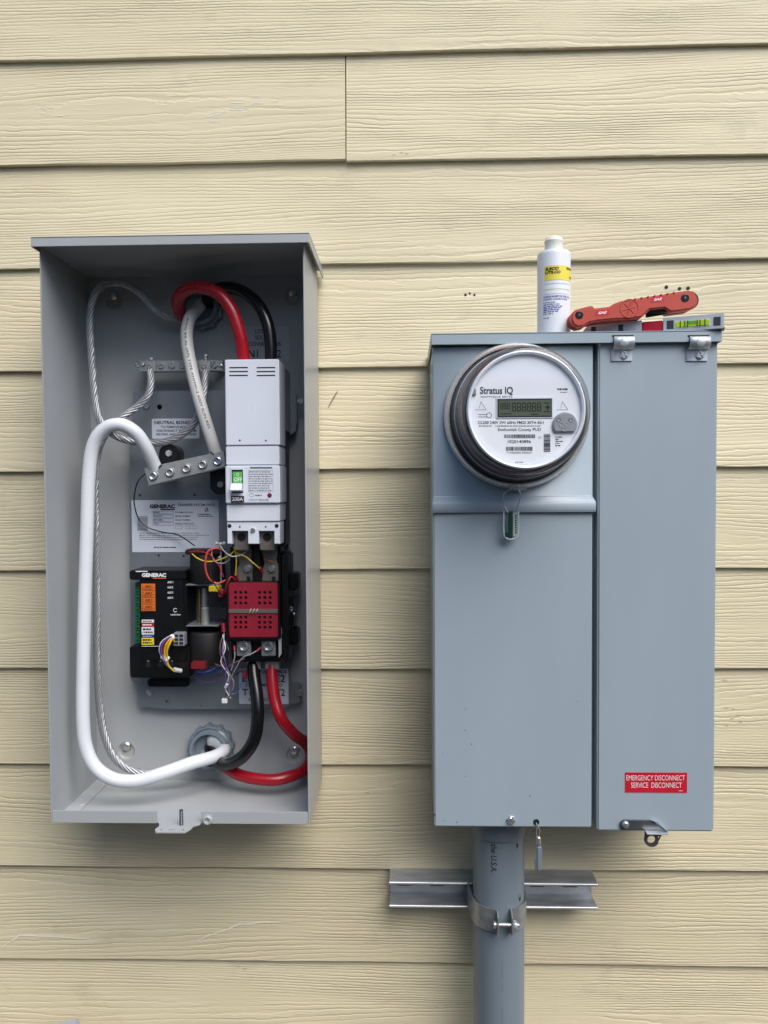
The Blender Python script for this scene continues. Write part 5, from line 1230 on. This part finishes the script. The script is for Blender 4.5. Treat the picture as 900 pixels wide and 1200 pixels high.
for (px0, py0, px1, py1, tilt) in ((697.5, 364.2, 714.5, 370.2, -1.6), (763, 348.6, 779, 354.4, -1.6)):
    q = [at(px0, py1, YH-.0003), at(px1, py1+tilt, YH-.0003), at(px1, py0+tilt, YH-.0003), at(px0, py0, YH-.0003)]
    lb = obj('badge', G().poly(q, [(0, 1, 2, 3)]), mat('badge_red', (196, 30, 40), 0.4), tool, smooth=False)
    vs, fs = glyphs('SAE', 0.04, 0.25); g = G()
    a = q[0]+(q[1]-q[0])*0.2+(q[3]-q[0])*0.25+Vector((0, -.0002, 0))
    g.poly([a+(q[1]-q[0])*0.62*u+(q[3]-q[0])*0.5*v for u, v in vs], fs); obj('lettering', g, WINK, lb, smooth=False)
c = at(737.5, 361.4, YH)
obj('embossed_ring', G().lathe(c, AX, [(0.0122, -0.0004), (0.0120, 0.0006), (0.0113, 0.0006), (0.0110, -0.0004)], 36, close=True), TOOLR, tool)
for a in (0, 60, 120): 
    d = Vector((math.cos(R(a+15)), 0, math.sin(R(a+15))))*0.0085
    obj('embossed_rib', G().tube([c-d, c+d], 0.0007, 6), TOOLR, tool)
for k in range(7):
    px = 744+k*7.6; py = 351.0-k*1.22
    obj('grip_notch', G().cyl(at(px, py, YH+0.001), at(px+0.6, py-1.2, YH+0.001), 0.0012, 8), TOOLR, tool)
for k in range(3):
    p = at(757, 371-k*1.5, YH+0.013+k*0.001); q = at(797, 364.2-k*1.5, YH+0.013+k*0.001)
    obj('key_blade', G().tube([p, p.lerp(q, 0.5), q], 0.0018+0.0003*k, 6), mat('black_oxide', (30, 31, 33), 0.35, 0.6), tool)
obj('key_blade', G().tube([at(756, 366, YH+0.006), at(787, 363, YH+0.006)], 0.0030, 6), MATS['black_oxide'], tool)
obj('end_block', G().cyl(at(808, 352, YH+0.0112), at(808, 352, YH+0.0112)+Vector((0, 0.0036, 0)), 0.012, 24), BLACKP, tool)

# ================================================================== LOOSE DOOR LEANING BELOW
pc_ = at(91.6, 1192, -0.06)
door2 = thing('loose_cover', 'grey metal enclosure cover leaning askew against the siding under the open box', 'metal cover', (pc_.x-0.15, -0.14, 0.0))
tilt = R(15)
DW, DH, DT = 0.345, 0.60, 0.022
MD = Matrix.Translation(pc_) @ Matrix.Rotation(-tilt, 4, 'Y') @ Matrix.Rotation(R(6), 4, 'X')
def dbox(name, *a):
    g = G().box(*a[:6], a[6]); bmesh.ops.transform(g.bm, matrix=MD, verts=g.bm.verts); return obj(name, g, PAINT_L, door2)
dbox('cover_sheet', -DW, 0, -DT, -DT+0.0016, -DH, 0, 0.0006)
dbox('cover_flange', -DW+.0001, -.0001, -DT+.0017, 0, -0.0016, -.0001, 0.0005)
dbox('cover_flange', -0.0016, -.0001, -DT+.0017, 0, -DH, -0.0018, 0.0005)
dbox('cover_flange', -DW+.0001, -DW+.0016, -DT+.0017, 0, -DH, -0.0018, 0.0005)
for n_ in ('lettering.002', 'lettering.006', 'form_print', 'fine_print'):
    if n_ in bpy.data.objects: bpy.data.objects[n_]['kind'] = 'stuff'      # print too small to pick apart
